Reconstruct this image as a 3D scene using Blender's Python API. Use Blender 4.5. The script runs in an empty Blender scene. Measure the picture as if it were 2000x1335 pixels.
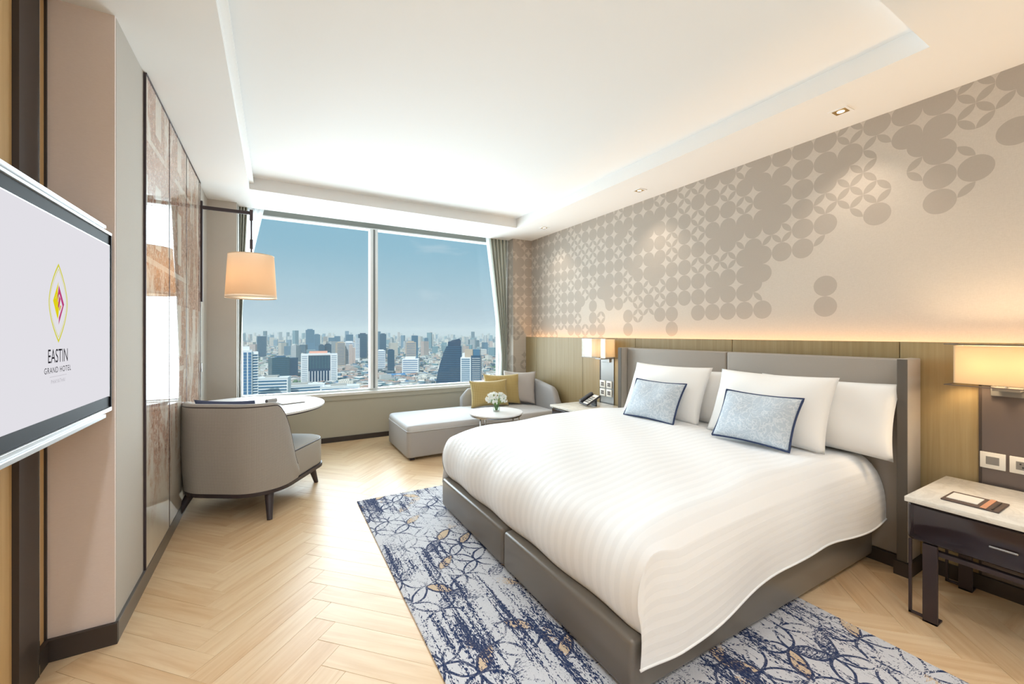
import bpy, bmesh, math, random
from mathutils import Vector, Matrix

random.seed(7)
SC = bpy.context.scene
COL = SC.collection
PI = math.pi


def lin(h):
    h = h.lstrip('#')
    out = []
    for i in (0, 2, 4):
        c = int(h[i:i + 2], 16) / 255
        out.append(c / 12.92 if c <= .04045 else ((c + .055) / 1.055) ** 2.4)
    return (out[0], out[1], out[2], 1)


# ------------------------------------------------------------------ camera
CAM_H = 1.33
YAW = math.radians(29.7)
cam_data = bpy.data.cameras.new('camera')
cam_data.sensor_width = 36
cam_data.lens = 36 * 811 / 2000
cam_data.shift_y = -16.5 / 2000
cam_data.clip_start = .02
cam_data.clip_end = 60000
cam = bpy.data.objects.new('camera', cam_data)
cam.location = (0, 0, CAM_H)
cam.rotation_euler = (PI / 2, 0, -YAW)
COL.objects.link(cam)
SC.camera = cam

# ------------------------------------------------------------------ view
SC.view_settings.view_transform = 'Standard'
SC.view_settings.look = 'None'
SC.view_settings.gamma = 1
SC.view_settings.use_curve_mapping = False
SC.view_settings.exposure = 0.0
try:
    SC.cycles.use_denoising = True
    SC.cycles.max_bounces = 8
    SC.cycles.volume_bounces = 1
    SC.cycles.adaptive_threshold = .04
    SC.cycles.diffuse_bounces = 4
    SC.cycles.glossy_bounces = 3
    SC.cycles.transparent_max_bounces = 8
    SC.cycles.caustics_reflective = False
    SC.cycles.caustics_refractive = False
    SC.cycles.sample_clamp_indirect = 4
except Exception:
    pass

# ------------------------------------------------------------------ sky
W = bpy.data.worlds.new('sky')
SC.world = W
W.use_nodes = True
wn, wl = W.node_tree.nodes, W.node_tree.links
wn.clear()
w_out = wn.new('ShaderNodeOutputWorld')
w_bg = wn.new('ShaderNodeBackground')
w_tc = wn.new('ShaderNodeTexCoord')
w_sep = wn.new('ShaderNodeSeparateXYZ')
w_ramp = wn.new('ShaderNodeValToRGB')
wl.new(w_tc.outputs['Generated'], w_sep.inputs[0])
wl.new(w_sep.outputs['Z'], w_ramp.inputs[0])
e = w_ramp.color_ramp.elements
e[0].position = 0.0
e[0].color = lin('#b9c6d2')
e[1].position = 1.0
e[1].color = lin('#5f9dc0')
for p, c in ((.045, '#b3c6d3'), (.10, '#a9c6d4'), (.19, '#90bbcf'), (.33, '#7fb2ca'), (.55, '#72a9c6')):
    q = e.new(p)
    q.color = lin(c)
w_map = wn.new('ShaderNodeMapping')
w_map.inputs['Scale'].default_value = (2.2, 2.2, 9)
w_noise = wn.new('ShaderNodeTexNoise')
w_noise.inputs['Scale'].default_value = 2.6
w_noise.inputs['Detail'].default_value = 7
w_noise.inputs['Roughness'].default_value = .6
wl.new(w_tc.outputs['Generated'], w_map.inputs[0])
wl.new(w_map.outputs[0], w_noise.inputs['Vector'])
w_cr = wn.new('ShaderNodeValToRGB')
w_cr.color_ramp.elements[0].position = .58
w_cr.color_ramp.elements[0].color = (0, 0, 0, 1)
w_cr.color_ramp.elements[1].position = .80
w_cr.color_ramp.elements[1].color = (.55, .55, .55, 1)
wl.new(w_noise.outputs['Fac'], w_cr.inputs[0])
w_mix = wn.new('ShaderNodeMix')
w_mix.data_type = 'RGBA'
wl.new(w_cr.outputs[0], w_mix.inputs['Factor'])
wl.new(w_ramp.outputs[0], w_mix.inputs[6])
w_mix.inputs[7].default_value = lin('#d9e2e8')
wl.new(w_mix.outputs[2], w_bg.inputs['Color'])
w_bg.inputs['Strength'].default_value = 1.0
wl.new(w_bg.outputs[0], w_out.inputs['Surface'])


def light(name, kind, loc, energy, color=(1, 1, 1), rot=None, **kw):
    d = bpy.data.lights.new(name, kind)
    d.energy = energy
    d.color = color
    for k, v in kw.items():
        setattr(d, k, v)
    o = bpy.data.objects.new(name, d)
    o.location = loc
    if rot:
        o.rotation_euler = rot
    COL.objects.link(o)
    return o


# sun stands high behind this building and lights the city only
sun = light('sun', 'SUN', (0, -20, 60), 4.6, (1, .95, .88), (math.radians(38), 0, math.radians(-35)), angle=.01)
# daylight coming in through the window opening, from outside the panes
day = light('daylight_window', 'AREA', (1.28, 5.95, 1.7), 150, (.86, .945, 1.0), (-PI / 2, 0, 0),
            shape='RECTANGLE', size=3.3, size_y=2.2, spread=math.radians(125))

# ------------------------------------------------------------------ helpers


def link(o, parent=None):
    COL.objects.link(o)
    if parent:
        o.parent = parent
    return o


def tag(o, label=None, cat=None, group=None, kind=None):
    if label:
        o['label'] = label
    if cat:
        o['category'] = cat
    if group:
        o['group'] = group
    if kind:
        o['kind'] = kind
    return o


def thing(name, label, cat, loc=(0, 0, 0), rz=0, group=None):
    o = bpy.data.objects.new(name, None)
    o.location = loc
    o.rotation_euler = (0, 0, rz)
    o.empty_display_size = .1
    link(o)
    return tag(o, label, cat, group)


def struct(name, label, loc=(0, 0, 0)):
    o = thing(name, label, None, loc)
    o['kind'] = 'structure'
    return o


class MB:
    """collects geometry for one mesh object"""

    def __init__(s):
        s.v, s.f, s.uv = [], [], {}

    def quad(s, a, b, c, d):
        n = len(s.v)
        s.v += [a, b, c, d]
        s.f.append((n, n + 1, n + 2, n + 3))
        return s

    def poly(s, pts):
        n = len(s.v)
        s.v += list(pts)
        s.f.append(tuple(range(n, n + len(pts))))
        return s

    def box(s, x0, x1, y0, y1, z0, z1, M=None):
        n = len(s.v)
        p = [(x0, y0, z0), (x1, y0, z0), (x1, y1, z0), (x0, y1, z0), (x0, y0, z1), (x1, y0, z1), (x1, y1, z1), (x0, y1, z1)]
        if M is not None:
            p = [tuple(M @ Vector(q)) for q in p]
        s.v += p
        for q in ((0, 3, 2, 1), (4, 5, 6, 7), (0, 1, 5, 4), (1, 2, 6, 5), (2, 3, 7, 6), (3, 0, 4, 7)):
            s.f.append(tuple(n + i for i in q))
        return s

    def prism(s, pts, z0, z1):
        """pts: plan outline, counter clockwise"""
        n, k = len(s.v), len(pts)
        s.v += [(x, y, z0) for x, y in pts] + [(x, y, z1) for x, y in pts]
        s.f.append(tuple(n + i for i in reversed(range(k))))
        s.f.append(tuple(n + k + i for i in range(k)))
        for i in range(k):
            j = (i + 1) % k
            s.f.append((n + i, n + j, n + k + j, n + k + i))
        return s

    def lathe(s, prof, c=(0, 0, 0), seg=32, cap0=True, cap1=True):
        n = len(s.v)
        for r, z in prof:
            for i in range(seg):
                a = 2 * PI * i / seg
                s.v.append((c[0] + r * math.cos(a), c[1] + r * math.sin(a), c[2] + z))
        for k in range(len(prof) - 1):
            for i in range(seg):
                j = (i + 1) % seg
                s.f.append((n + k * seg + i, n + k * seg + j, n + (k + 1) * seg + j, n + (k + 1) * seg + i))
        if cap0:
            s.f.append(tuple(n + i for i in reversed(range(seg))))
        if cap1:
            m = n + (len(prof) - 1) * seg
            s.f.append(tuple(m + i for i in range(seg)))
        return s

    def tube(s, pts, r, seg=10, r1=None, cap=True):
        pts = [Vector(p) for p in pts]
        n0 = len(s.v)
        m = len(pts)
        up = None
        for i, p in enumerate(pts):
            d = (pts[min(i + 1, m - 1)] - pts[max(i - 1, 0)]).normalized()
            if up is None:
                up = Vector((0, 0, 1)) if abs(d.z) < .9 else Vector((1, 0, 0))
            a = d.cross(up).normalized()
            b = a.cross(d).normalized()
            up = b
            rr = r if r1 is None else r + (r1 - r) * i / (m - 1)
            for k in range(seg):
                t = 2 * PI * k / seg
                s.v.append(tuple(p + a * rr * math.cos(t) + b * rr * math.sin(t)))
        for i in range(m - 1):
            for k in range(seg):
                j = (k + 1) % seg
                s.f.append((n0 + i * seg + k, n0 + (i + 1) * seg + k, n0 + (i + 1) * seg + j, n0 + i * seg + j))
        if cap:
            s.f.append(tuple(n0 + k for k in range(seg)))
            s.f.append(tuple(n0 + (m - 1) * seg + k for k in reversed(range(seg))))
        return s

    def grid(s, fn, nu, nv, uvfn=None, flip=False, closeu=False):
        n = len(s.v)
        for j in range(nv + 1):
            for i in range(nu + 1):
                s.v.append(tuple(fn(i / nu, j / nv)))
        for j in range(nv):
            for i in range(nu):
                a = n + j * (nu + 1) + i
                q = (a, a + 1, a + nu + 2, a + nu + 1)
                s.f.append(tuple(reversed(q)) if flip else q)
                if uvfn:
                    w = [uvfn(i / nu, j / nv), uvfn((i + 1) / nu, j / nv), uvfn((i + 1) / nu, (j + 1) / nv), uvfn(i / nu, (j + 1) / nv)]
                    s.uv[len(s.f) - 1] = list(reversed(w)) if flip else w
        return s

    def mesh(s, name, mat, smooth=False, weld=False, bevel=0, bseg=2, fix=False):
        me = bpy.data.meshes.new(name)
        me.from_pydata([tuple(p) for p in s.v], [], s.f)
        if s.uv:
            lay = me.uv_layers.new(name='UVMap')
            for p in me.polygons:
                w = s.uv.get(p.index)
                if w:
                    for li, c in zip(p.loop_indices, w):
                        lay.data[li].uv = c
        if bevel or weld or fix:
            bm = bmesh.new()
            bm.from_mesh(me)
            if weld:
                bmesh.ops.remove_doubles(bm, verts=bm.verts, dist=1e-5)
            if fix:
                bmesh.ops.recalc_face_normals(bm, faces=bm.faces)
            if bevel:
                ed = [x for x in bm.edges if len(x.link_faces) == 2 and x.calc_face_angle(0) > .5]
                bmesh.ops.bevel(bm, geom=ed, offset=bevel, segments=bseg, profile=.5, affect='EDGES', clamp_overlap=True)
            bm.to_mesh(me)
            bm.free()
        if mat:
            me.materials.append(mat)
        if smooth:
            me.polygons.foreach_set('use_smooth', [True] * len(me.polygons))
            if smooth != True:
                try:
                    me.set_sharp_from_angle(angle=smooth)
                except Exception:
                    pass
        me.update()
        return me

    def build(s, name, mat, parent=None, **kw):
        return link(bpy.data.objects.new(name, s.mesh(name, mat, **kw)), parent)


def bx(name, x0, x1, y0, y1, z0, z1, mat, parent=None, bevel=.004, bseg=2, smooth=.6):
    return MB().box(x0, x1, y0, y1, z0, z1).build(name, mat, parent, bevel=bevel, bseg=bseg, smooth=smooth if bevel else False)


def inst(name, me, parent=None, loc=(0, 0, 0), rot=(0, 0, 0), scale=(1, 1, 1)):
    o = bpy.data.objects.new(name, me)
    o.location, o.rotation_euler, o.scale = loc, rot, scale
    return link(o, parent)


# ------------------------------------------------------------------ node expressions


class Ex:
    def __init__(s, nt, sock):
        s.nt, s.k = nt, sock

    def _op(s, op, *a):
        n = s.nt.nodes.new('ShaderNodeMath')
        n.operation = op
        for i, v in enumerate((s,) + a):
            if isinstance(v, Ex):
                s.nt.links.new(v.k, n.inputs[i])
            else:
                n.inputs[i].default_value = v
        return Ex(s.nt, n.outputs[0])

    def __add__(s, o): return s._op('ADD', o)
    def __radd__(s, o): return s._op('ADD', o)
    def __sub__(s, o): return s._op('SUBTRACT', o)
    def __rsub__(s, o): return (s * -1) + o
    def __mul__(s, o): return s._op('MULTIPLY', o)
    def __rmul__(s, o): return s._op('MULTIPLY', o)
    def __truediv__(s, o): return s._op('DIVIDE', o)
    def lt(s, o): return s._op('LESS_THAN', o)
    def gt(s, o): return s._op('GREATER_THAN', o)
    def floor(s): return s._op('FLOOR')
    def round(s): return s._op('ROUND')
    def frac(s): return s._op('FRACT')
    def abs(s): return s._op('ABSOLUTE')
    def sqrt(s): return s._op('SQRT')
    def sin(s): return s._op('SINE')
    def mx(s, o): return s._op('MAXIMUM', o)
    def mn(s, o): return s._op('MINIMUM', o)
    def clamp(s): return s._op('MAXIMUM', 0.0)._op('MINIMUM', 1.0)
    def inv(s): return 1 - s


class MatB:
    def __init__(s, name):
        s.m = bpy.data.materials.new(name)
        s.m.use_nodes = True
        s.nt = s.m.node_tree
        s.n, s.l = s.nt.nodes, s.nt.links
        s.n.clear()
        s.out = s.n.new('ShaderNodeOutputMaterial')

    def tc(s, which='Object'):
        return s.n.new('ShaderNodeTexCoord').outputs[which]

    def xyz(s, sock):
        q = s.n.new('ShaderNodeSeparateXYZ')
        s.l.new(sock, q.inputs[0])
        return [Ex(s.nt, q.outputs[i]) for i in range(3)]

    def vec(s, x, y, z=0.0):
        q = s.n.new('ShaderNodeCombineXYZ')
        for i, v in enumerate((x, y, z)):
            if isinstance(v, Ex):
                s.l.new(v.k, q.inputs[i])
            else:
                q.inputs[i].default_value = v
        return q.outputs[0]

    def map(s, sock, scale=(1, 1, 1), loc=(0, 0, 0)):
        q = s.n.new('ShaderNodeMapping')
        q.inputs['Scale'].default_value = scale
        q.inputs['Location'].default_value = loc
        s.l.new(sock, q.inputs[0])
        return q.outputs[0]

    def noise(s, sock, scale, detail=4, rough=.55, dist=0):
        q = s.n.new('ShaderNodeTexNoise')
        q.inputs['Scale'].default_value = scale
        q.inputs['Detail'].default_value = detail
        q.inputs['Roughness'].default_value = rough
        q.inputs['Distortion'].default_value = dist
        s.l.new(sock, q.inputs['Vector'])
        return Ex(s.nt, q.outputs['Fac'])

    def white(s, sock):
        q = s.n.new('ShaderNodeTexWhiteNoise')
        q.noise_dimensions = '3D'
        s.l.new(sock, q.inputs['Vector'])
        return Ex(s.nt, q.outputs['Value'])

    def ramp(s, fac, stops):
        q = s.n.new('ShaderNodeValToRGB')
        r = q.color_ramp.elements
        r[0].position, r[0].color = stops[0]
        r[1].position, r[1].color = stops[-1]
        for p, c in stops[1:-1]:
            z = r.new(p)
            z.color = c
        s.l.new(fac.k, q.inputs[0])
        return q.outputs[0]

    def mix(s, fac, a, b):
        q = s.n.new('ShaderNodeMix')
        q.data_type = 'RGBA'
        for i, v in ((0, fac), (6, a), (7, b)):
            if isinstance(v, Ex):
                s.l.new(v.k, q.inputs[i])
            elif isinstance(v, (tuple, list)):
                q.inputs[i].default_value = v
            elif isinstance(v, (int, float)):
                q.inputs[i].default_value = v
            else:
                s.l.new(v, q.inputs[i])
        return q.outputs[2]

    def principled(s, color, rough=.5, metal=0, spec=.5, bump=None, bstr=.2, bdist=.01, **kw):
        p = s.n.new('ShaderNodeBsdfPrincipled')
        for key, v in (('Base Color', color), ('Roughness', rough), ('Metallic', metal), ('Specular IOR Level', spec)):
            if isinstance(v, Ex):
                s.l.new(v.k, p.inputs[key])
            elif isinstance(v, (tuple, int, float)):
                p.inputs[key].default_value = v
            else:
                s.l.new(v, p.inputs[key])
        for k, v in kw.items():
            p.inputs[k.replace('_', ' ')].default_value = v
        if bump is not None:
            b = s.n.new('ShaderNodeBump')
            b.inputs['Strength'].default_value = bstr
            b.inputs['Distance'].default_value = bdist
            s.l.new(bump.k, b.inputs['Height'])
            s.l.new(b.outputs[0], p.inputs['Normal'])
        s.l.new(p.outputs[0], s.out.inputs[0])
        s.p = p
        return s.m


def plain(name, c, rough=.5, metal=0, spec=.5, **kw):
    return MatB(name).principled(lin(c), rough, metal, spec, **kw)


def fabric(name, c, c2=None, scale=260, rough=.9, stretch=(1, 1, 1), bstr=.25, amt=None, sheen=0):
    b = MatB(name)
    v = b.map(b.tc(), stretch)
    n = b.noise(v, scale, 3, .7)
    big = b.noise(b.tc(), 6, 3)
    col = b.mix((n * .8 + big * .25 - .1).clamp(), lin(c2 or c), lin(c))
    return b.principled(col, rough, 0, .2, bump=n, bstr=bstr, bdist=.002, Sheen_Weight=sheen)


def wood(name, stops, grain=(1.5, 26, 26), rough=.45, spec=.4, rnd=True, contrast=1.0, rings=.5):
    """grain runs along local x"""
    b = MatB(name)
    o = b.n.new('ShaderNodeObjectInfo')
    r = Ex(b.nt, o.outputs['Random'])
    x, y, z = b.xyz(b.tc())
    off = r * 37.0 if rnd else 0.0
    v = b.vec(x * grain[0] + off, y * grain[1] + off, z * grain[2])
    n1 = b.noise(v, 1.0, 6, .62, .6)
    v2 = b.vec(x * grain[0] * .5 + off, y * grain[1] * .25 + off, z * grain[2] * .25)
    n2 = b.noise(v2, 1.0, 3, .5, 1.5)
    fac = (n1 * .6 + n2 * rings - .05)
    if rnd:
        fac = fac + r * .14 - .07
    col = b.ramp(fac.clamp(), stops)
    return b.principled(col, rough, 0, spec, bump=n1, bstr=.06, bdist=.002)


def emis(name, c, s):
    b = MatB(name)
    q = b.n.new('ShaderNodeEmission')
    q.inputs[0].default_value = lin(c)
    q.inputs[1].default_value = s
    b.l.new(q.outputs[0], b.out.inputs[0])
    return b.m


def glass_mat(name, tint=(1, 1, 1, 1), refl=1.0, rough=0.0):
    b = MatB(name)
    t = b.n.new('ShaderNodeBsdfTransparent')
    t.inputs[0].default_value = tint
    g = b.n.new('ShaderNodeBsdfGlossy')
    g.inputs['Roughness'].default_value = rough
    f = b.n.new('ShaderNodeFresnel')
    f.inputs[0].default_value = 1.45
    fe = Ex(b.nt, f.outputs[0]) * refl
    m = b.n.new('ShaderNodeMixShader')
    b.l.new(fe.k, m.inputs[0])
    b.l.new(t.outputs[0], m.inputs[1])
    b.l.new(g.outputs[0], m.inputs[2])
    b.l.new(m.outputs[0], b.out.inputs[0])
    return b.m


def shade_mat(name, c, trans=.6, tint=None):
    """lamp shade fabric: light from the bulb inside shines through"""
    b = MatB(name)
    d = b.n.new('ShaderNodeBsdfDiffuse')
    d.inputs[0].default_value = lin(c)
    t = b.n.new('ShaderNodeBsdfTranslucent')
    t.inputs[0].default_value = lin(tint or c)
    m = b.n.new('ShaderNodeMixShader')
    m.inputs[0].default_value = trans
    b.l.new(d.outputs[0], m.inputs[1])
    b.l.new(t.outputs[0], m.inputs[2])
    b.l.new(m.outputs[0], b.out.inputs[0])
    return b.m


M = {}
M['white_paint'] = plain('white_paint', '#f3f3f2', .85, 0, .2)
M['white_frame'] = plain('white_frame', '#e9ecec', .4)
M['stone_sill'] = plain('stone_sill', '#eeeeea', .35)
M['beige_fabric'] = fabric('beige_fabric', '#cbc5bd', '#beb7ae', 330, stretch=(1, 1, .35))
M['cream_fabric'] = fabric('cream_fabric', '#c3bdb4', '#b8b1a8', 330, stretch=(1, 1, .3))
M['pink_fabric'] = fabric('pink_fabric', '#ebddd6', '#e1d1c9', 240, stretch=(.25, .25, 1))
M['dark_trim'] = plain('dark_trim', '#3b322e', .5)
M['bronze_metal'] = plain('bronze_metal', '#4a4043', .38, .6)
M['black_metal'] = plain('black_metal', '#3a3033', .45, .2)
M['steel'] = plain('steel', '#b9bbbd', .25, 1)
M['oak'] = wood('oak', [(0, lin('#b0875a')), (.35, lin('#dab488')), (.6, lin('#e8caa2')), (1, lin('#f2debf'))], (2.2, 34, 34), .36, .5)
M['floor_base'] = plain('floor_base', '#e6cfa6', .6)
M['panel_wood'] = wood('panel_wood', [(0, lin('#7b6745')), (.4, lin('#958059')), (.65, lin('#a28f69')), (1, lin('#b09e79'))], (60, 60, 1.6), .5, .35)
M['recess_wood'] = wood('recess_wood', [(0, lin('#9c7a4d')), (.4, lin('#c39f6d')), (.7, lin('#cfae7c')), (1, lin('#dcbf90'))], (40, 40, 1.2), .5, .35, rnd=False)
M['linen'] = plain('linen', '#f4f3f1', .85, 0, .2, Sheen_Weight=.1)
M['leather'] = MatB('leather')
_b = M['leather']
M['leather'] = _b.principled(lin('#716a61'), .30, 0, .5, bump=_b.noise(_b.tc(), 420, 3), bstr=.08, bdist=.001)
M['headboard'] = fabric('headboard_leather', '#a39b92', '#9b938a', 380, .5, bstr=.06)
M['headboard_light'] = fabric('headboard_light', '#b0a79c', '#a89f94', 380, .5, bstr=.06)
M['headboard_dark'] = fabric('headboard_dark', '#655e56', '#5e574f', 380, .5, bstr=.06)
M['chair_fabric'] = None
M['lacquer'] = plain('lacquer', '#2a2024', .12, 0, .6)
M['marble'] = None
M['white_plastic'] = plain('white_plastic', '#ece8df', .4)
M['dark_plastic'] = plain('dark_plastic', '#35343a', .4)

# woven upholstery of the armchair
_b = MatB('woven_upholstery')
_x, _y, _z = _b.xyz(_b.tc('UV'))
_u, _v = _x * 330.0, _y * 330.0
_w = ((_u + _v).sin() * (_u - _v).sin() * .5 + .5)
_n = _b.noise(_b.tc(), 180, 3, .7)
M['chair_fabric'] = _b.principled(_b.mix((_w * .7 + _n * .4 - .1).clamp(), lin('#8f8983'), lin('#c3bdb6')), .85, 0, .25, bump=_w, bstr=.35, bdist=.002)
M['seat_fabric'] = fabric('seat_fabric', '#b1aba2', '#a29b92', 380, .75, bstr=.12)
M['sofa_fabric'] = fabric('sofa_fabric', '#b5b3b3', '#a8a5a4', 420, .8, bstr=.12)
M['sofa_light'] = fabric('sofa_light', '#d6d6d8', '#cbcacb', 420, .75, bstr=.1)
_b = MatB('marble')
_n = _b.noise(_b.tc(), 5, 8, .65, 1.2)
_k = ((_n - .5).abs() * 14.0).clamp() * .5 + .5
M['marble'] = _b.principled(_b.mix(_k, lin('#cfc8bd'), lin('#e9e4da')), .18, 0, .5)
M['white_top'] = plain('white_top', '#f5f4f4', .3)

# ------------------------------------------------------------------ floor
floor = struct('floor', 'pale oak herringbone plank floor')
bx('subfloor', -1.0, 3.5, -2.7, 5.6, -.06, -.0022, M['floor_base'], floor, bevel=0)
PL, PW = .645, .114
plank_mesh = MB().box(0, PL - .0008, 0, PW - .0008, -.0021, 0).mesh('plank', M['oak'], bevel=.0005, bseg=1)
S2 = math.sqrt(2)
vis, rest = [], []
for m in range(-6, 7):
    for i in range(-70, 90):
        for k in (0, 1):
            px, py = i * PW - m * PL, i * PW + m * PL + (PW if k else 0)
            # centre of the plank in the rotated frame
            cxp, cyp = (px + PL / 2, py + PW / 2) if k == 0 else (px + PW / 2, py + PL / 2)
            ox = -.215
            X, Y = (cxp - cyp) / S2 + ox, (cxp + cyp) / S2
            if not (-1.1 < X < 3.55 and -2.8 < Y < 5.75):
                continue
            if k == 0:
                lx, ly, rz = (px - py) / S2 + ox, (px + py) / S2, PI / 4
            else:
                qx, qy = px + PW, py
                lx, ly, rz = (qx - qy) / S2 + ox, (qx + qy) / S2, PI * .75
            under_rug = .56 + .24 < X < 2.28 - .24 and .42 + .24 < Y < 3.45 - .24
            under_bed = 1.15 < X < 3.1 and 1.3 < Y < 2.8
            under_chaise = 1.45 < X < 3.1 and 4.5 < Y
            seen = Y > .35 and X > -.85 and X < 3.35 and not (under_rug or under_bed or under_chaise)
            (vis if seen else rest).append((lx, ly, rz, X, Y))
vis.sort(key=lambda t: (t[3] - .3) ** 2 + t[4] ** 2)
for lx, ly, rz, _, _ in vis[:298]:
    inst('plank', plank_mesh, floor, (lx, ly, 0), (0, 0, rz))
mb = MB()
for lx, ly, rz, _, _ in rest + vis[298:]:
    T = Matrix.Translation((lx, ly, 0)) @ Matrix.Rotation(rz, 4, 'Z')
    mb.box(0, PL - .0008, 0, PW - .0008, -.0021, 0, T)
tag(mb.build('hidden_planks', M['oak'], floor), kind='stuff')

# ------------------------------------------------------------------ ceiling with recessed tray
CZ = 2.7
TX0, TX1, TY0, TY1, TZ = -.212, 2.72, .735, 4.655, 2.815
ceiling = struct('ceiling', 'white plaster ceiling with a wide recessed tray')
mb = MB()
mb.box(-1.0, TX0, -2.7, 5.35, CZ, 2.95)
mb.box(TX1, 3.5, -2.7, 5.35, CZ, 2.95)
mb.box(TX0, TX1, -2.7, TY0, CZ, 2.95)
mb.box(TX0, TX1, TY1, 5.35, CZ, 2.95)
mb.build('soffit', M['white_paint'], ceiling)
MB().box(TX0, TX1, TY0, TY1, TZ, 2.95).build('tray_ceiling', M['white_paint'], ceiling)
MB().box(-1.0, 3.5, -2.7, 6.1, 2.95, 3.2).build('slab', M['white_paint'], ceiling)
MB().box(-.6, 3.3, 5.35, 5.75, 2.86, 2.95).build('curtain_pocket', M['white_paint'], ceiling)
# shadow-gap lip running along the window-left edge of the tray
MB().box(TX0 - .001, TX0 + .035, TY0, TY1 - .001, CZ + .055, CZ + .075).build('tray_lip', M['white_paint'], ceiling)

# ------------------------------------------------------------------ walls
WR = 3.3
# wallpaper print: overlapping circles, petals and four point stars
_b = MatB('wallpaper')
_x, _y, _z = _b.xyz(_b.tc('Object'))
P = .142
_h = _y + _x * -1.0 + 3.3            # runs along the wall, turns the corner on the pillar
cu, cv = _h / P, _z / P + .32
eu, ev = cu.round(), cv.round()
ou, ov = (cu - .5).round() + .5, (cv - .5).round() + .5
de = ((cu - eu) * (cu - eu) + (cv - ev) * (cv - ev)).sqrt()
do = ((cu - ou) * (cu - ou) + (cv - ov) * (cv - ov)).sqrt()
inE, inO = de.lt(.497), do.lt(.497)
lens = inE * inO
starE = inE * inO.inv()
starO = inO * inE.inv()


def dens(u, v):
    """how far a motif lies inside the printed cloud, in metres"""
    yy, zz = u * P, (v - .32) * P
    n = _b.noise(_b.vec(yy, zz, 3.7), 2.3, 2, .5)
    slope = 2.44 - .16 * yy - ((yy - 1.35) * 1.1).clamp() * .5
    base_ = zz - slope + (n - .5) * 1.6
    # stray motifs: a pair of circles, a ring and a star out on the plain ground

    def near(y0, z0, ry, rz):
        return (yy - y0).abs().lt(ry) * (zz - z0).abs().lt(rz)
    return base_.mx(near(1.37, 1.53, .075, .14) * 1.4 - .7).mx(near(1.53, 1.91, .075, .075) * 1.4 - .7)


def rnd(u, v, s):
    return _b.white(_b.vec(u, v, s))


dE, dO = dens(eu, ev), dens(ou, ov)
dropE = rnd(eu, ev, 2.0)
onE = (dE + (dropE - .5) * .32).gt(0.0)
onO = (dO + (rnd(ou, ov, 5.0) - .5) * .32).gt(.02)
petE = rnd(eu, ev, 9.0).gt(.30)       # most circles are solid, some show petals only
petO = rnd(ou, ov, 11.0).lt(.13)      # a few gaps are filled in
dark = (lens * onE.mx(onO * rnd(ou, ov, 21.0).gt(.35))).mx(starE * onE * petE).mx(starO * onO * petO)
_n = _b.noise(_b.map(_b.tc(), (1, 60, 380)), 1.0, 3, .7)
_n2 = _b.noise(_b.map(_b.tc(), (1, 380, 60)), 1.0, 3, .7)
base = _b.mix((_n * .55 + _n2 * .45), lin('#b6aca0'), lin('#d6cdc2'))
prn = _b.mix((_n * .5 + _n2 * .5), lin('#aaa095'), lin('#b5aba0'))
M['wallpaper'] = _b.principled(_b.mix(dark, base, prn), .75, 0, .25, bump=_n, bstr=.1, bdist=.001)

wr = struct('wall_right', 'beige wallpaper wall with printed circles above the bed')
MB().box(WR, 3.5, -2.7, 5.75, 0, 2.95).build('wallpaper', M['wallpaper'], wr)
MB().box(2.985, WR, 5.2, 5.75, 0, 2.95).build('pillar', M['wallpaper'], wr)

wlft = struct('wall_left', 'beige fabric wall holding the printed glass panels')
MB().box(-1.0, -.6, 2.42, 5.75, 0, 2.95).build('fabric_wall', M['cream_fabric'], wlft)
MB().box(-.6, -.35, 5.2, 5.75, 0, 2.95).build('pillar', M['beige_fabric'], wlft)
wrt = struct('wall_return', 'pink fabric return panel beside the television')
wrc = struct('wall_recess', 'wood lined recess behind the television')
MB().box(-.812, -.601, 2.405, 2.42, 0, CZ).build('pink_panel', M['pink_fabric'], wrt)
MB().box(-1.0, -.83, -2.7, 2.42, 0, 2.95).build('recess_back', M['recess_wood'], wrc)
MB().box(-.83, -.805, 2.395, 2.404, 0, CZ).build('dark_reveal', M['dark_trim'], wrt)
MB().box(-.83, -.794, 2.16, 2.300, 0, CZ).build('dark_batten', M['dark_trim'], wrc)
MB().box(-.83, -.792, 2.300, 2.305, 0, CZ).build('metal_edge', M['steel'], wrc)
MB().box(-.83, -.785, .4, .53, 0, CZ).build('dark_batten', M['dark_trim'], wrc)
for y0, y1 in ((2.305, 2.395), (.53, 2.16), (-2.7, .4)):
    MB().box(-.83, -.812, y0 + .001, y1 - .001, 0, CZ).build('panel', M['recess_wood'], wrc)

wb = struct('wall_back', 'plain white wall behind the viewpoint')
MB().box(-1.0, 3.5, -2.9, -2.7, 0, 2.95).build('plaster', M['white_paint'], wb)

ww = struct('wall_window', 'low beige wall under the window')
M['apron'] = fabric('apron_taupe', '#c4c0b1', '#b8b4a5', 330, stretch=(1, 1, .35))
MB().box(-.35, 2.985, 5.5, 5.75, 0, .51).build('apron', M['apron'], ww)
MB().box(-.35, 2.985, 5.485, 5.75, .51, .568).build('apron_band', M['apron'], ww)
MB().box(-.35, 2.985, 5.47, 5.75, .569, .6).build('sill_slab', M['stone_sill'], ww)
MB().box(-.35, 2.985, 5.58, 5.75, 2.692, 2.95).build('header', plain('header_shade_grey', '#8f938d', .7), ww)  # grey carries the shade under the soffit, painted into the header

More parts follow.
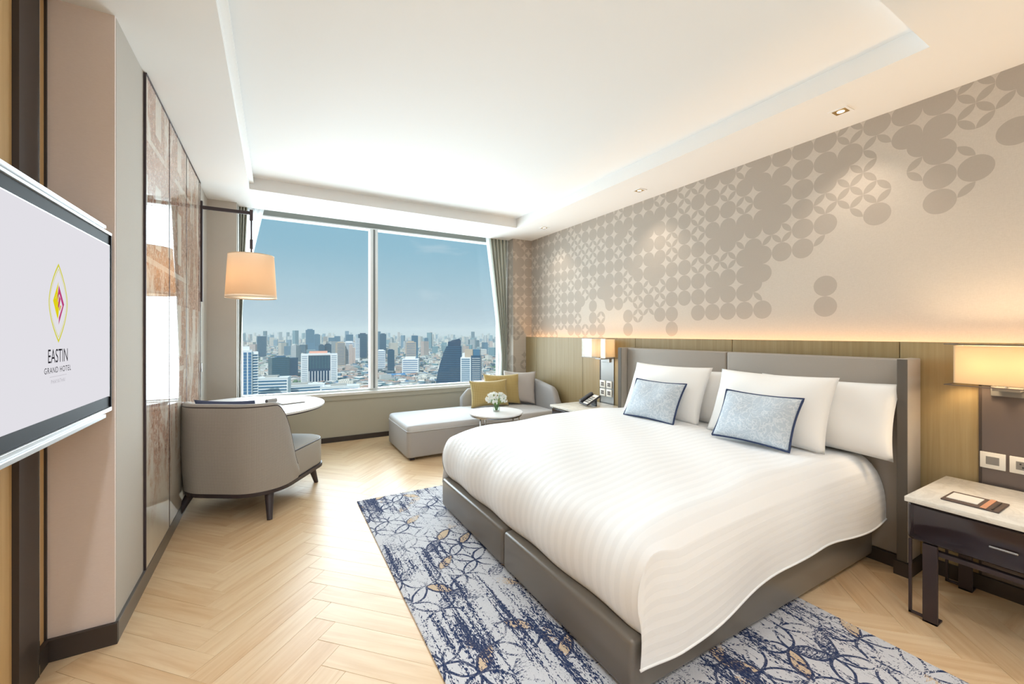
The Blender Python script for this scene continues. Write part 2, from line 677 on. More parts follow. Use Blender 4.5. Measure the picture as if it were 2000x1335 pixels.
win = struct('window_1', 'wide white framed window looking out over a hazy city')
MB().box(-.35, 2.985, 5.575, 5.66, .6, .622).build('bottom_rail', M['white_frame'], win)
MB().box(-.35, 2.985, 5.565, 5.66, 2.677, 2.692).build('top_rail', M['white_frame'], win)
MB().box(1.062, 1.098, 5.54, 5.66, .622, 2.677).build('mullion', M['white_frame'], win)
MB().box(1.098, 1.128, 5.575, 5.66, .622, 2.677).build('mullion_gasket', plain('gasket_grey', '#8e9394', .5), win)
MB().box(1.128, 1.162, 5.56, 5.66, .622, 2.677).build('mullion', M['white_frame'], win)
MB().box(-.349, -.325, 5.575, 5.66, .622, 2.677).build('jamb', M['white_frame'], win)
MB().box(2.94, 2.984, 5.575, 5.66, .622, 2.677).build('jamb', M['white_frame'], win)
M['pane'] = glass_mat('window_glass', (.90, .955, .965, 1), .5)
MB().quad((-.33, 5.625, .61), (1.08, 5.625, .61), (1.08, 5.625, 2.69), (-.33, 5.625, 2.69)).build('pane', M['pane'], win)
MB().quad((1.14, 5.625, .61), (2.96, 5.625, .61), (2.96, 5.625, 2.69), (1.14, 5.625, 2.69)).build('pane', M['pane'], win)

# baseboards
M['baseboard'] = plain('baseboard_bronze', '#4b4340', .35, .2)
M['baseboard_grey'] = plain('baseboard_grey', '#6d6a68', .3, .4)
o = bx('baseboard_left', -.6, -.588, 2.405, 5.2, 0, .088, M['baseboard_grey'], bevel=.001, bseg=1)
tag(o, 'slim bronze baseboard under the mirrored panels', kind='structure')
o = MB().box(-.812, -.588, 2.385, 2.404, 0, .088).build('baseboard_return', M['dark_trim'])
tag(o, 'dark baseboard under the pink fabric return', kind='structure')
o = MB().box(-.812, -.795, 2.306, 2.384, 0, .088).build('baseboard_recess', M['dark_trim'])
tag(o, 'dark baseboard in the television recess', kind='structure')
o = MB().box(-.35, 2.985, 5.488, 5.5, 0, .06).build('baseboard_window', M['dark_trim'])
tag(o, 'dark baseboard under the window wall', kind='structure')
o = MB().box(3.18, 3.2, -2.7, 5.2, 0, .075).build('baseboard_right', M['dark_trim'])
tag(o, 'dark baseboard under the wood wainscot', kind='structure')

# wood wainscot behind the bed, each board apart
PX = 3.2
wain = struct('wall_wainscot', 'oak veneer wainscot with warm strip light along its top')
joints = [5.199, 4.911, 3.902, 3.063, 2.028, .995, -.04, -1.07, -2.69]
for a, b_ in zip(joints[:-1], joints[1:]):
    bx('panel', PX, PX + .02, b_ + .002, a - .002, .0, 1.282, M['panel_wood'], wain, bevel=.0015, bseg=1)
MB().box(PX + .021, PX + .03, -2.69, 5.199, 0, 1.262).build('backing', M['dark_trim'], wain)
MB().box(PX + .03, WR, -2.69, 5.199, 1.20, 1.215).build('light_shelf', M['white_paint'], wain)
M['led'] = emis('led_warm', '#ffb45e', 5)
MB().box(PX + .05, PX + .062, -2.6, 5.15, 1.216, 1.222).build('led_strip', M['led'], wain)
light('led_strip_light', 'AREA', (PX + .055, 1.3, 1.226), 11, (1, .57, .25), (PI, 0, 0), shape='RECTANGLE', size=.012, size_y=7.6)

# recessed downlights
M['lamp_gold'] = plain('lamp_gold', '#c9a566', .35, .8)
M['downlight'] = emis('downlight_glow', '#fff0d2', 2.5)
dls = [(3.03, 1.22, 'square recessed downlight above the near side of the bed'),
       (3.03, 2.85, 'square recessed downlight above the far side of the bed'),
       (3.03, 4.47, 'square recessed downlight near the curtain')]
added_fill = [(3.03, -.4), (3.03, -1.9), (1.3, -.4), (1.3, -1.9), (-.35, .75), (-.35, -.6)]  # fixtures added out of view to fill the room with light
for n, d in enumerate(dls + [(x, y, None) for x, y in added_fill]):
    x, y, lab = d
    t = thing('downlight', lab or 'added fill downlight out of view, %s row, %s' % ('nearer' if y > -.5 else 'farther', 'bed wall side' if x > 2 else 'mid room' if x > 1 else 'television side'), 'downlight', (x, y, CZ), 0, 'recessed ceiling downlights')
    mb = MB()
    mb.box(-.05, .05, -.05, -.036, -.004, .0).box(-.05, .05, .036, .05, -.004, .0)
    mb.box(-.05, -.036, -.036, .036, -.004, .0).box(.036, .05, -.036, .036, -.004, .0)
    mb.build('trim_ring', M['white_paint'], t)
    MB().box(-.036, .036, -.036, .036, -.0025, -.001).build('reflector', M['lamp_gold'], t)
    MB().lathe([(.02, -.004), (.02, -.0026)], seg=20).build('lens', M['downlight'], t)
    if n < 3:
        light('downlight_beam', 'SPOT', (x, y, CZ - .012), 14, (1, .84, .68), (0, 0, 0), spot_size=1.75, spot_blend=.7, shadow_soft_size=.03)
    else:
        light('downlight_beam', 'SPOT', (x, y, CZ - .012), (62 if x < 0 else 60 if x < 2 and y > -1 else 36), (.88, .945, 1), (0, 0, 0), spot_size=2.7, spot_blend=.9, shadow_soft_size=.05)

# added torchiere, unseen behind the viewpoint, bouncing fill light off the ceiling
ep = thing('fill_uplighter', 'added uplighter for fill light, unseen behind the viewpoint', 'lamp', (.25, -1.2, 0))
MB().lathe([(.14, 0), (.14, .015), (.03, .03)], seg=32).build('base', M['steel'], ep, smooth=.6)
MB().tube([(0, 0, .03), (0, 0, 1.76)], .012, 10).build('pole', M['steel'], ep, smooth=True)
MB().lathe([(.03, 1.76), (.12, 1.80), (.17, 1.88), (.165, 1.88), (.115, 1.81), (.02, 1.775)], seg=36).build('bowl', M['white_frame'], ep, smooth=.8)
light('fill_uplighter_light', 'SPOT', (.25, -1.2, 1.87), 140, (.80, .91, 1), (PI, 0, 0), spot_size=2.7, spot_blend=.5, shadow_soft_size=.08)

# ------------------------------------------------------------------ bed
def smooth01(t):
    t = max(0, min(1, t))
    return t * t * (3 - 2 * t)


BX0, BX1, BYN, BYF = 1.10, 3.06, 1.07, 3.005
BMID = 2.035
bed = thing('bed', 'king size bed on two brown leather divan bases', 'bed', (0, 0, 0))
for y0, y1 in ((BYN, BMID - .006), (BMID + .006, BYF)):
    d = bx('divan_base', BX0, BX1, y0, y1, .03, .235, M['leather'], bed, bevel=.022, bseg=4, smooth=True)
    for fx in (BX0 + .12, BX1 - .12):
        for fy in (y0 + .1, y1 - .1):
            MB().lathe([(.02, 0.009), (.024, .032)], (fx, fy, 0), 12).build('foot', M['dark_plastic'], d)
bx('mattress', BX0 + .05, BX1 - .01, BYN + .05, BYF - .05, .236, .5, M['linen'], bed, bevel=.05, bseg=4, smooth=True)

hb = thing('headboard', 'grey leather winged headboard standing against the wood wainscot', 'headboard')
for y0, y1 in ((.95, 1.994), (2.000, 3.055)):
    bx('panel', 3.075, 3.17, y0, y1, .07, 1.186, M['headboard'], hb, bevel=.012, bseg=3, smooth=True)
for y0, y1, ly in ((.898, .947, 0), (3.058, 3.107, 1)):
    w_ = bx('wing', 3.003, 3.185, y0, y1, .075, 1.19, M['headboard_light'], hb, bevel=.006, bseg=2, smooth=True)
    bx('front_strip', 2.999, 3.004, y0 + .002, y1 - .002, .075, 1.188, M['headboard_dark'], w_, bevel=.002, bseg=1)
mb = MB().box(2.985, 3.175, .885, .955, 0, .075).box(3.06, 3.175, .955, 3.05, 0, .07).box(2.985, 3.175, 3.05, 3.12, 0, .075)
mb.build('plinth', M['dark_trim'], hb)

# duvet: puffed top, tucked foot, side flaps hanging
_b = MatB('duvet_cover')
_x, _y, _z = _b.xyz(_b.tc('UV'))
_s = (_x * (2 * PI / .055)).sin()
_st = (_s * 3.0 + .5).clamp()
_n = _b.noise(_b.tc(), 3.0, 3, .5)
_r = .75 - _st * .2
M['duvet'] = _b.principled(_b.mix(_st, lin('#f1f1f1'), lin('#f6f6f6')), _r, 0, .3, bump=(_st * .10 + _n * .6), bstr=.12, bdist=.02, Sheen_Weight=.08)

path = [(1.155, .238), (1.125, .28), (1.108, .34), (1.106, .40), (1.118, .46), (1.15, .52), (1.20, .562), (1.28, .592), (1.40, .610), (1.6, .624),
        (1.9, .634), (2.3, .640), (2.7, .640), (3.0, .628), (3.055, .60)]
plen = [0]
for a, b_ in zip(path[:-1], path[1:]):
    plen.append(plen[-1] + math.hypot(b_[0] - a[0], b_[1] - a[1]))


def pth(t):
    d = t * plen[-1]
    for i in range(len(path) - 1):
        if d <= plen[i + 1] + 1e-9:
            k = (d - plen[i]) / (plen[i + 1] - plen[i])
            # catmull rom for a soft roll
            p0, p1, p2, p3 = path[max(i - 1, 0)], path[i], path[i + 1], path[min(i + 2, len(path) - 1)]
            return tuple(.5 * (2 * p1[c] + (p2[c] - p0[c]) * k + (2 * p0[c] - 5 * p1[c] + 4 * p2[c] - p3[c]) * k * k + (-p0[c] + 3 * p1[c] - 3 * p2[c] + p3[c]) * k ** 3) for c in (0, 1))
    return path[-1]


YC, HW = 2.035, .985


def duvet_top(u, v):
    x, z = pth(v)
    a = u * 2 - 1
    aa = abs(a)
    edge = max(0, (aa - .86) / .14)
    y = YC + HW * a * (1 - .0 * edge)
    ontop = smooth01((x - 1.12) / .22) if z > .45 else 0
    z2 = z - .085 * edge ** 3 * ontop
    z2 += .010 * math.sin(x * 5 + y * 3) * ontop * (1 - edge) + .006 * math.sin(x * 11 - y * 7) * ontop * (1 - edge)
    # rounded corners at the foot
    cr = max(0, (aa - .90) / .10)
    x2 = x + .014 * cr ** 2 * (1 - ontop * .5)
    wob = .006 * math.sin(y * 13) * (1 - ontop)
    return (x2 - wob, y, z2)


mb = MB()
mb.grid(duvet_top, 84, 90, lambda u, v: (u * 2 * HW, v * plen[-1]), flip=True)


def hem(x):
    t = (x - 1.13) / (3.05 - 1.13)
    return .145 + .135 * smooth01(t / .45) - .03 * smooth01((t - .6) / .4) + .012 * math.sin(t * 14)


K0 = 11                                # row of the top where the side flaps begin


def flap(side):
    def fn(u, v):
        # u along the bed, v down the side
        top = duvet_top(0 if side < 0 else 1, (K0 + u * (90 - K0)) / 90)
        zb = hem(top[0]) + (.0 if side < 0 else .05)
        z = top[2] + (zb - top[2]) * v
        bul = .042 * (1 - (1 - v) ** 3) + .012 * math.sin(top[0] * 9 + 1) * v
        bul *= .25 + .75 * smooth01(u / .10)
        return (top[0] - (1 - u) ** 8 * .03 * v, top[1] + side * bul, z)
    return fn


mb.grid(flap(-1), 90 - K0, 22, lambda u, v: (-.985 - v * .42, u * 2), flip=False)
mb.grid(flap(1), 90 - K0, 22, lambda u, v: (.985 + v * .42, u * 2), flip=True)


def corner(side):
    fl = flap(side)

    def fn(u, v):
        b_ = Vector(fl(0, v))
        a = Vector(duvet_top(0 if side < 0 else 1, K0 / 90 * (1 - v))) + Vector((-.006 * math.sin(v * PI), 0, 0))
        return a.lerp(b_, u)
    return fn


mb.grid(corner(-1), 4, 22, lambda u, v: (-.985, v * .4), flip=False)
mb.grid(corner(1), 4, 22, lambda u, v: (.985, v * .4), flip=True)
dv = mb.build('duvet', M['duvet'], smooth=1.1, weld=True)
for sd in (-1, 1):
    f_ = flap(sd)
    MB().tube([f_(i / 60, 1) for i in range(61)], .005, 8).build('hem', M['duvet'], dv, smooth=True)
tag(dv, 'white striped duvet spread over the bed', 'duvet')


def pillow_mesh(name, w, h, t, mat, pinch=.06, nu=28, nv=22, seed=0, flange=.0):
    rng = random.Random(seed)
    ph = [rng.uniform(0, 6) for _ in range(4)]

    def side(sg):
        def fn(u, v):
            a, b_ = u * 2 - 1, v * 2 - 1
            # corners stay, edges draw in
            x = w / 2 * a * (1 - pinch * (1 - b_ * b_) * abs(a) ** 3)
            z = h / 2 * b_ * (1 - pinch * 1.3 * (1 - a * a) * abs(b_) ** 3)
            k = (max(0, 1 - abs(a) ** 2.6) * max(0, 1 - abs(b_) ** 2.6)) ** .55
            y = sg * (t / 2) * k
            y += sg * .05 * t * k * (math.sin(a * 5 + ph[0]) * math.sin(b_ * 4 + ph[1]))
            return (x, y, z)
        return fn
    mb = MB()
    mb.grid(side(-1), nu, nv, lambda u, v: (u * w, v * h))
    mb.grid(side(1), nu, nv, lambda u, v: (u * w, v * h), flip=True)
    return mb.mesh(name, mat, smooth=True, weld=True)


def outline_tube(w, h, pinch, r, seg=8):
    pts = []
    N = 20
    def pt(a, b_):
        return (w / 2 * a * (1 - pinch * (1 - b_ * b_) * abs(a) ** 3), 0, h / 2 * b_ * (1 - pinch * 1.3 * (1 - a * a) * abs(b_) ** 3))
    for i in range(N): pts.append(pt(-1 + 2 * i / N, -1))
    for i in range(N): pts.append(pt(1, -1 + 2 * i / N))
    for i in range(N): pts.append(pt(1 - 2 * i / N, 1))
    for i in range(N + 1): pts.append(pt(-1, 1 - 2 * i / N))
    return MB().tube(pts, r, seg, cap=False)


# pillows face -x; tilt leans them towards the wall
def place_pillow(name, me, label, cat, x, y, zb, h, lean, yaw=0, roll=0, group=None):
    o = bpy.data.objects.new(name, me)
    link(o)
    # local: width x, thickness y, height z
    R = Matrix.Rotation(-PI / 2 + yaw, 4, 'Z') @ Matrix.Rotation(-lean, 4, 'X') @ Matrix.Rotation(roll, 4, 'Y')
    c = Vector((x, y, zb)) + (R @ Vector((0, 0, h / 2)))
    o.matrix_world = Matrix.Translation(c) @ R
    tag(o, label, cat, group)
    return o


pw = pillow_mesh('pillow', .74, .47, .17, M['linen'], .05, seed=1)
pw2 = pillow_mesh('pillow', .74, .47, .18, M['linen'], .05, seed=5)
pw3 = pillow_mesh('pillow', .76, .43, .17, M['linen'], .05, seed=6)
G = 'white bed pillows'
place_pillow('pillow', pw, 'white front pillow at the far side of the bed behind a blue cushion', 'pillow', 2.72, 2.37, .638, .47, .42, .05, 0, G)
place_pillow('pillow', pw2, 'white front pillow at the near side of the bed behind a blue cushion', 'pillow', 2.72, 1.545, .638, .47, .42, .02, 0, G)
place_pillow('pillow', pw3, 'white pillow tucked behind the far front pillow against the headboard', 'pillow', 2.91, 2.25, .628, .42, .26, 0, 0, G)
place_pillow('pillow', pw3, 'white rear pillow by the near bedside with its open end showing', 'pillow', 2.91, 1.31, .632, .43, .26, 0, 0, G)

_b = MatB('blue_cushion')
_v = _b.n.new('ShaderNodeTexVoronoi')
_v.feature = 'DISTANCE_TO_EDGE'
_v.inputs['Scale'].default_value = 26
_nn = _b.n.new('ShaderNodeTexNoise')
_nn.inputs['Scale'].default_value = 9
_nn.inputs['Detail'].default_value = 3
_b.l.new(_b.tc(), _nn.inputs['Vector'])
_mx = _b.n.new('ShaderNodeMix')
_mx.data_type = 'VECTOR'
_mx.inputs[0].default_value = .25
_b.l.new(_b.tc(), _mx.inputs[4])
_b.l.new(_nn.outputs['Color'], _mx.inputs[5])
_b.l.new(_mx.outputs[1], _v.inputs['Vector'])
_f = (Ex(_b.nt, _v.outputs['Distance']) * 9.0).clamp()
M['blue_cushion'] = _b.principled(_b.mix(_f, lin('#d8dfe6'), lin('#bbc7d2')), .7, 0, .3, bump=_f, bstr=.25, bdist=.003, Sheen_Weight=.2)
M['navy'] = fabric('navy_piping', '#3d4a6b', '#323d5a', 300, .7)
cm = pillow_mesh('cushion', .485, .335, .13, M['blue_cushion'], .06, seed=3)
pm = outline_tube(.485, .335, .06, .0065).mesh('piping', M['navy'], smooth=True)
for nm, y, yaw, lab in (('cushion', 2.335, .04, 'pale blue patterned cushion with navy piping on the far front pillow'),
                        ('cushion', 1.525, .0, 'pale blue patterned cushion with navy piping on the near front pillow')):
    o = place_pillow(nm, cm, lab, 'cushion', 2.565, y, .648, .335, .50, yaw, 0, 'pale blue bed cushions')
    inst('piping', pm, o)

# ------------------------------------------------------------------ rug
_b = MatB('rug_print')
_x, _y, _z = _b.xyz(_b.tc('Object'))
RP = .215
_wx = _b.noise(_b.tc(), 7, 2) * .035
_wy = _b.noise(_b.map(_b.tc(), (1, 1, 1), (5, 3, 1)), 7, 2) * .035
cu, cv = (_x + _wx) / RP + .2, (_y + _wy) / RP + .1
eu, ev = cu.round(), cv.round()
ou, ov = (cu - .5).round() + .5, (cv - .5).round() + .5
de = ((cu - eu) * (cu - eu) + (cv - ev) * (cv - ev)).sqrt()
do = ((cu - ou) * (cu - ou) + (cv - ov) * (cv - ov)).sqrt()
line = ((de - .5).abs().lt(.026)).mx((do - .5).abs().lt(.026))
lens = de.lt(.5) * do.lt(.5)
idv = _b.vec(eu + ou * 3.1, ev + ov * 2.3, 1.0)
rl = _b.white(idv)
wear = _b.noise(_b.map(_b.tc(), (1, 1, 1), (2, 9, 0)), 3.2, 3, .6)
fine = _b.noise(_b.map(_b.tc(), (60, 170, 1)), 1.0, 3, .75)
streak = _b.noise(_b.map(_b.tc(), (30, 1.3, 1)), 1.0, 4, .65)
weave = _b.noise(_b.map(_b.tc(), (150, 60, 1)), 1.0, 2, .7)
lines = line * (wear * 1.1 + fine * .9).gt(.98)
fill = lens * rl.gt(.82) * (fine * 1.2 + wear * .6).gt(.93)
patch = _b.noise(_b.map(_b.tc(), (2.6, 1.1, 1), (7, 1, 0)), 1.6, 3, .6)
stre = (streak * .95 + patch * .7 + weave * .75).gt(1.275)
bord = ((_x - .56).lt(.10)).mx(((2.28 - _x) - .02).lt(.26)) * (streak * .8 + weave * .6 + patch * .3).gt(.94)
navy = lines.mx(fill).mx(stre).mx(bord)
speck = (fine * .6 + weave * .6).gt(.78)
pile = _b.noise(_b.tc(), 120, 3, .8)
gold = (lens * rl.lt(.17) * (wear + fine * .5).gt(.68)).mx((patch + wear * .6).gt(1.04) * fine.gt(.5))
c0 = _b.mix(pile, lin('#c4c4c9'), lin('#e2e1e4'))
c1 = _b.mix((speck * .35), c0, lin('#9aa0b4'))
c2 = _b.mix((gold * .65), c1, lin('#d5b077'))
c3 = _b.mix((navy * (.55 + .8 * weave)).clamp(), c2, lin('#28365a'))
M['rug'] = _b.principled(c3, .95, 0, .1, bump=pile, bstr=.5, bdist=.004)
rug = bx('rug', .56, 2.28, .42, 3.45, .0005, .009, M['rug'], None, bevel=.003, bseg=1)
tag(rug, 'grey and navy distressed petal pattern rug under the bed', 'rug')

# ------------------------------------------------------------------ bedside tables
def nightstand(y0, y1, label, hand=True):
    x0, x1 = 2.60, 3.16
    t = thing('nightstand', label, 'nightstand', (0, 0, 0), 0, 'bedside tables')
    bx('top', x0 - .006, x1, y0, y1, .537, .56, M['marble'], t, bevel=.002, bseg=2)
    body = bx('body', x0 + .008, x1 - .005, y0 + .004, y1 - .004, .358, .536, M['lacquer'], t, bevel=.02, bseg=4, smooth=.7)
    yc = (y0 + y1) / 2
    dr = bx('drawer_front', x0 + .002, x0 + .012, y0 + .012, y1 - .03, .368, .526, M['lacquer'], t, bevel=.003, bseg=2)
    bx('handle', x0 - .014, x0 - .002, yc - .04, yc + .04, .438, .446, M['steel'], dr, bevel=.002, bseg=1)
    bx('front_rail', x0 + .02, x0 + .05, y0 + .06, y1 - .06, .315, .336, M['black_metal'], t, bevel=.002, bseg=1)
    for ly in (y0 + .085, y1 - .085):
        for lx, s in ((x0 + .015, 1), (x1 - .05, 1)):
            mb = MB()
            mb.box(lx - .008, lx + .008, ly - .025, ly + .025, 0, .36)          # flat bar
            mb.box(lx - .008, lx + .06, ly - .025, ly + .025, 0, .008)          # foot plate
            q = ly + .075
            mb.box(lx - .005, lx + .007, ly + .024, q, .012, .024)
            mb.box(lx - .005, lx + .007, q - .011, q, .012, .36)
            mb.build('leg', M['black_metal'], t, bevel=.001, bseg=1)
    return t


nightstand(.17, .79, 'dark lacquer nightstand with white stone top by the near side of the bed')
nightstand(3.125, 3.715, 'dark lacquer nightstand with white stone top beside the chaise, holding the telephone')


# backing plates, switches and bedside lamps
M['backing'] = plain('backing_bronze', '#6b625f', .35, .35)
M['backing_bright'] = plain('backing_steel', '#8d8c8a', .3, .5)


def backing(y0, y1, label, mat):
    o = bx('backing_panel', 3.19, 3.1995, y0, y1, .08, 1.265, mat, None, bevel=.001, bseg=1)
    tag(o, label, 'wall panel', 'metal panels behind the bedside lamps')
    bx('edge', 3.186, 3.19, y1 - .01, y1, .08, 1.265, M['dark_trim'], o, bevel=0)


backing(.30, .675, 'bronze metal wall panel behind the near bedside lamp', M['backing'])
backing(3.366, 3.586, 'bronze metal wall panel behind the far bedside lamp', M['backing_bright'])


def switch(y, z, w, h, label, insert, group):
    t = thing('switch_plate', label, 'switch', (3.189, y, z), 0, group)
    bx('plate', -.008, 0, -w / 2, w / 2, -h / 2, h / 2, M['white_plastic'], t, bevel=.002, bseg=2)
    if insert == 'usb':
        bx('insert', -.0095, -.0078, -w * .26, w * .26, -h * .25, h * .25, M['backing_bright'], t, bevel=.001, bseg=1)
    elif insert == 'socket':
        k = bx('insert', -.0095, -.0078, -w * .26, w * .26, -h * .25, h * .25, M['backing_bright'], t, bevel=.001, bseg=1)
        for yy, zz in ((-.008, .008), (.008, .008), (0, -.008)):
            bx('hole', -.0102, -.0094, yy - .003, yy + .003, zz - .004, zz + .004, M['dark_plastic'], k, bevel=0)
    else:
        for i in range(4):
            yy, zz = (-.25 + .5 * (i % 2)) * w * .55, (-.25 + .5 * (i // 2)) * h * .55
            bx('key', -.0105, -.0078, yy - w * .12, yy + w * .12, zz - h * .12, zz + h * .12, M['backing'], t, bevel=.001, bseg=1)


switch(.626, .68, .088, .082, 'cream data socket plate above the near nightstand', 'usb', 'wall plates at the near nightstand')
switch(.526, .68, .088, .082, 'cream power socket plate at the picture edge above the near nightstand', 'socket', 'wall plates at the near nightstand')
for k, (yy, zz, lab) in enumerate(((3.535, .768, 'upper switch plate next to the telephone, on the window side'), (3.432, .768, 'upper switch plate beside the far headboard wing'),
                                   (3.535, .676, 'lower switch plate next to the telephone, on the window side'), (3.432, .676, 'lower switch plate beside the far headboard wing'))):
    switch(yy, zz, .085, .08, lab, 'keys', 'four switch plates by the telephone')

M['lamp_shade'] = shade_mat('bedside_shade', '#f3e7d2', .6)
M['clear'] = glass_mat('clear_acrylic', (.97, .97, .96, 1), .12)
M['bulb'] = emis('bulb_glow', '#ffd9a0', 12)


def bedside_lamp(y0, y1, label, power):
    t = thing('bedside_lamp', label, 'lamp', (0, 0, 0), 0, 'bedside wall lamps')
    xa, xb, za, zb = 3.02, 3.165, 1.078, 1.268
    n = MB()
    e = .004
    n.box(xa, xa + e, y0, y1, za, zb).box(xb - e, xb, y0, y1, za, zb).box(xa + e, xb - e, y0, y0 + e, za, zb).box(xa + e, xb - e, y1 - e, y1, za, zb)
    n.build('shade', M['lamp_shade'], t)
    n = MB().box(xa - .02, xa - .016, y0 - .028, y1 + .028, za - .008, zb + .006)
    n.build('acrylic_cover', M['clear'], t)
    for z in (zb + .006, za - .012):
        n = MB()
        n.box(xa - .024, xa - .012, y0 - .03, y1 + .03, z, z + .004)
        n.box(xa - .012, xb + .012, y0 - .03, y0 - .02, z, z + .004).box(xa - .012, xb + .012, y1 + .02, y1 + .03, z, z + .004)
        n.build('metal_rim', M['backing'], t)
    yc = (y0 + y1) / 2
    bx('bracket', 3.07, 3.172, yc - .045, yc + .045, za - .030, za - .014, M['backing_bright'], t, bevel=.002, bseg=1)
    bx('wall_mount', 3.172, 3.189, yc - .07, yc + .07, za - .065, za - .014, M['backing_bright'], t, bevel=.002, bseg=1)
    MB().lathe([(.001, -.02), (.014, -.016), (.02, 0), (.014, .016), (.001, .02)], (3.09, yc, 1.17), 16).build('bulb', M['bulb'], t, smooth=True)
    MB().tube([(3.09, yc, 1.152), (3.09, yc, za - .014)], .008, 8).build('stem', M['backing_bright'], t)
    for dy in (-.08, .08):
        light('bedside_bulb_light', 'POINT', (3.09, yc + dy, 1.175), power, (1, .72, .42), None, shadow_soft_size=.03)


bedside_lamp(.395, .728, 'glowing rectangular bedside lamp beside the near nightstand', 5.0)
bedside_lamp(3.32, 3.648, 'glowing rectangular bedside lamp above the telephone', 1.6)

# telephone
t = thing('telephone', 'black and silver desk telephone on the far nightstand', 'telephone', (2.90, 3.44, .5605), math.radians(-12))
R = Matrix.Rotation(math.radians(28), 4, 'Y')
RM = Matrix.Translation((-.06, 0, .012)) @ Matrix.Rotation(math.radians(-30), 4, 'Y')
MB().box(0, .18, -.09, .09, 0, .018, RM).build('body', M['dark_plastic'], t, bevel=.003)
MB().box(.012, .17, -.085, .012, .0185, .0215, RM).build('keypad', M['white_plastic'], t, bevel=.001, bseg=1)
for i in range(4):
    for j in range(3):
        MB().box(.03 + i * .028, .048 + i * .028, -.073 + j * .026, -.055 + j * .026, .0216, .0245, RM).build('key', M['backing_bright'], t)
MB().box(.004, .176, .03, .078, .026, .046, RM).build('handset', M['dark_plastic'], t, bevel=.008, bseg=3)
MB().box(.01, .17, .034, .074, .0181, .027, RM).build('cradle', M['dark_plastic'], t)
MB().box(.06, .075, -.05, .05, 0, .075).build('stand', M['dark_plastic'], t)

# note tray on the near nightstand
t = thing('note_tray', 'brown leather note tray with white paper on the near nightstand', 'tray', (2.77, .60, .5605), 0)
bx('leather_base', -.085, .085, -.09, .09, 0, .007, plain('tray_brown', '#574740', .6), t, bevel=.002, bseg=1)
bx('paper', -.055, .055, -.02, .078, .0072, .0095, M['white_plastic'], t, bevel=0)
bx('strap', -.085, .085, -.052, -.034, .0072, .0092, plain('strap_tan', '#c98f6d', .6), t, bevel=0)
bx('pencil', -.08, .06, -.072, -.066, .0072, .012, M['dark_trim'], t, bevel=.001, bseg=1)

# ------------------------------------------------------------------ armchair
def rounded_plan(hw, y0, y1, r_back, r_front, n=10):
    """closed outline, counter clockwise, back at y0 and front at y1"""
    pts = []
    for cx, cy, r, a0 in ((hw - r_front, y1 - r_front, r_front, 0), (-hw + r_front, y1 - r_front, r_front, 90), (-hw + r_back, y0 + r_back, r_back, 180), (hw - r_back, y0 + r_back, r_back, 270)):
        for i in range(n + 1):
            a = math.radians(a0 + 90 * i / n)
            pts.append((cx + r * math.cos(a), cy + r * math.sin(a)))
    return pts


def puff_block(plan, z0, z1, r, crown=.02, inset_bottom=0):
    """upholstered block from a closed outline, with a rolled top edge"""
    k = len(plan)
    cx = sum(p[0] for p in plan) / k
    cy = sum(p[1] for p in plan) / k
    mb = MB()
    rings = [(-.004 - inset_bottom, z0), (0, z0 + .012), (0, z1 - r)]
    for i in range(1, 6):
        a = i / 5 * PI / 2
        rings.append((-r * (1 - math.cos(a)), z1 - r + r * math.sin(a)))
    for s in (.75, .5, .25, .08):
        rings.append((None, s))
    for off, z in rings:
        for x, y in plan:
            dx, dy = x - cx, y - cy
            L = math.hypot(dx, dy)
            if off is None:
                f = z * (1 - r / L)
                mb.v.append((cx + dx * f, cy + dy * f, z1 + crown * (1 - z * z)))
            else:
                f = (L + off) / L
                mb.v.append((cx + dx * f, cy + dy * f, z))
    for i in range(len(rings) - 1):
        for j in range(k):
            q = (j + 1) % k
            mb.f.append((i * k + j, i * k + q, (i + 1) * k + q, (i + 1) * k + j))
    mb.f.append(tuple((len(rings) - 1) * k + j for j in range(k)))
    mb.f.append(tuple(reversed(range(k))))
    return mb


CH = thing('armchair', 'taupe woven armchair with low rounded back facing the window', 'armchair', (-.13, 3.93, 0), math.radians(-32))
M['dark_wood'] = plain('dark_wood', '#372d30', .45)
# seat
plan = rounded_plan(.372, -.34, .44, .24, .17)
seat = puff_block(plan, .20, .425, .035, .012).build('seat', M['seat_fabric'], CH, smooth=True)
pts = [(x * .985, y * .985 if y > 0 else y, .412) for x, y in plan]
MB().tube(pts + pts[:1], .0045, 6, cap=False).build('piping', M['dark_wood'], seat, smooth=True)
base = rounded_plan(.384, -.432, .437, .27, .17)
MB().prism(base, .172, .199).build('base_rail', M['dark_wood'], CH)
# wrap-around back: outline from one arm front round the back to the other
back = []
hw, yb, rb = .382, -.43, .26
arm_front = -.07
back += [(hw - .018 * 0, arm_front - i * (arm_front - (yb + rb)) / 8) for i in range(8)]
for i in range(17):
    a = math.radians(0 - 90 * i / 16)
    back.append((hw - rb + rb * math.cos(a), yb + rb + rb * math.sin(a)))
for i in range(1, 8):
    back.append(((hw - rb) * (1 - 2 * i / 8), yb))
for i in range(17):
    a = math.radians(-90 - 90 * i / 16)
    back.append((-(hw - rb) + rb * math.cos(a), yb + rb + rb * math.sin(a)))
back += [(-hw, yb + rb + i * (arm_front - (yb + rb)) / 8) for i in range(1, 9)]
bl = [0]
for a, b_ in zip(back[:-1], back[1:]):
    bl.append(bl[-1] + math.hypot(a[0] - b_[0], a[1] - b_[1]))
BLN = bl[-1]


def normal_at(pl, i):
    a, b_ = pl[max(i - 1, 0)], pl[min(i + 1, len(pl) - 1)]
    dx, dy = b_[0] - a[0], b_[1] - a[1]
    L = math.hypot(dx, dy)
    return (dy / L, -dx / L)


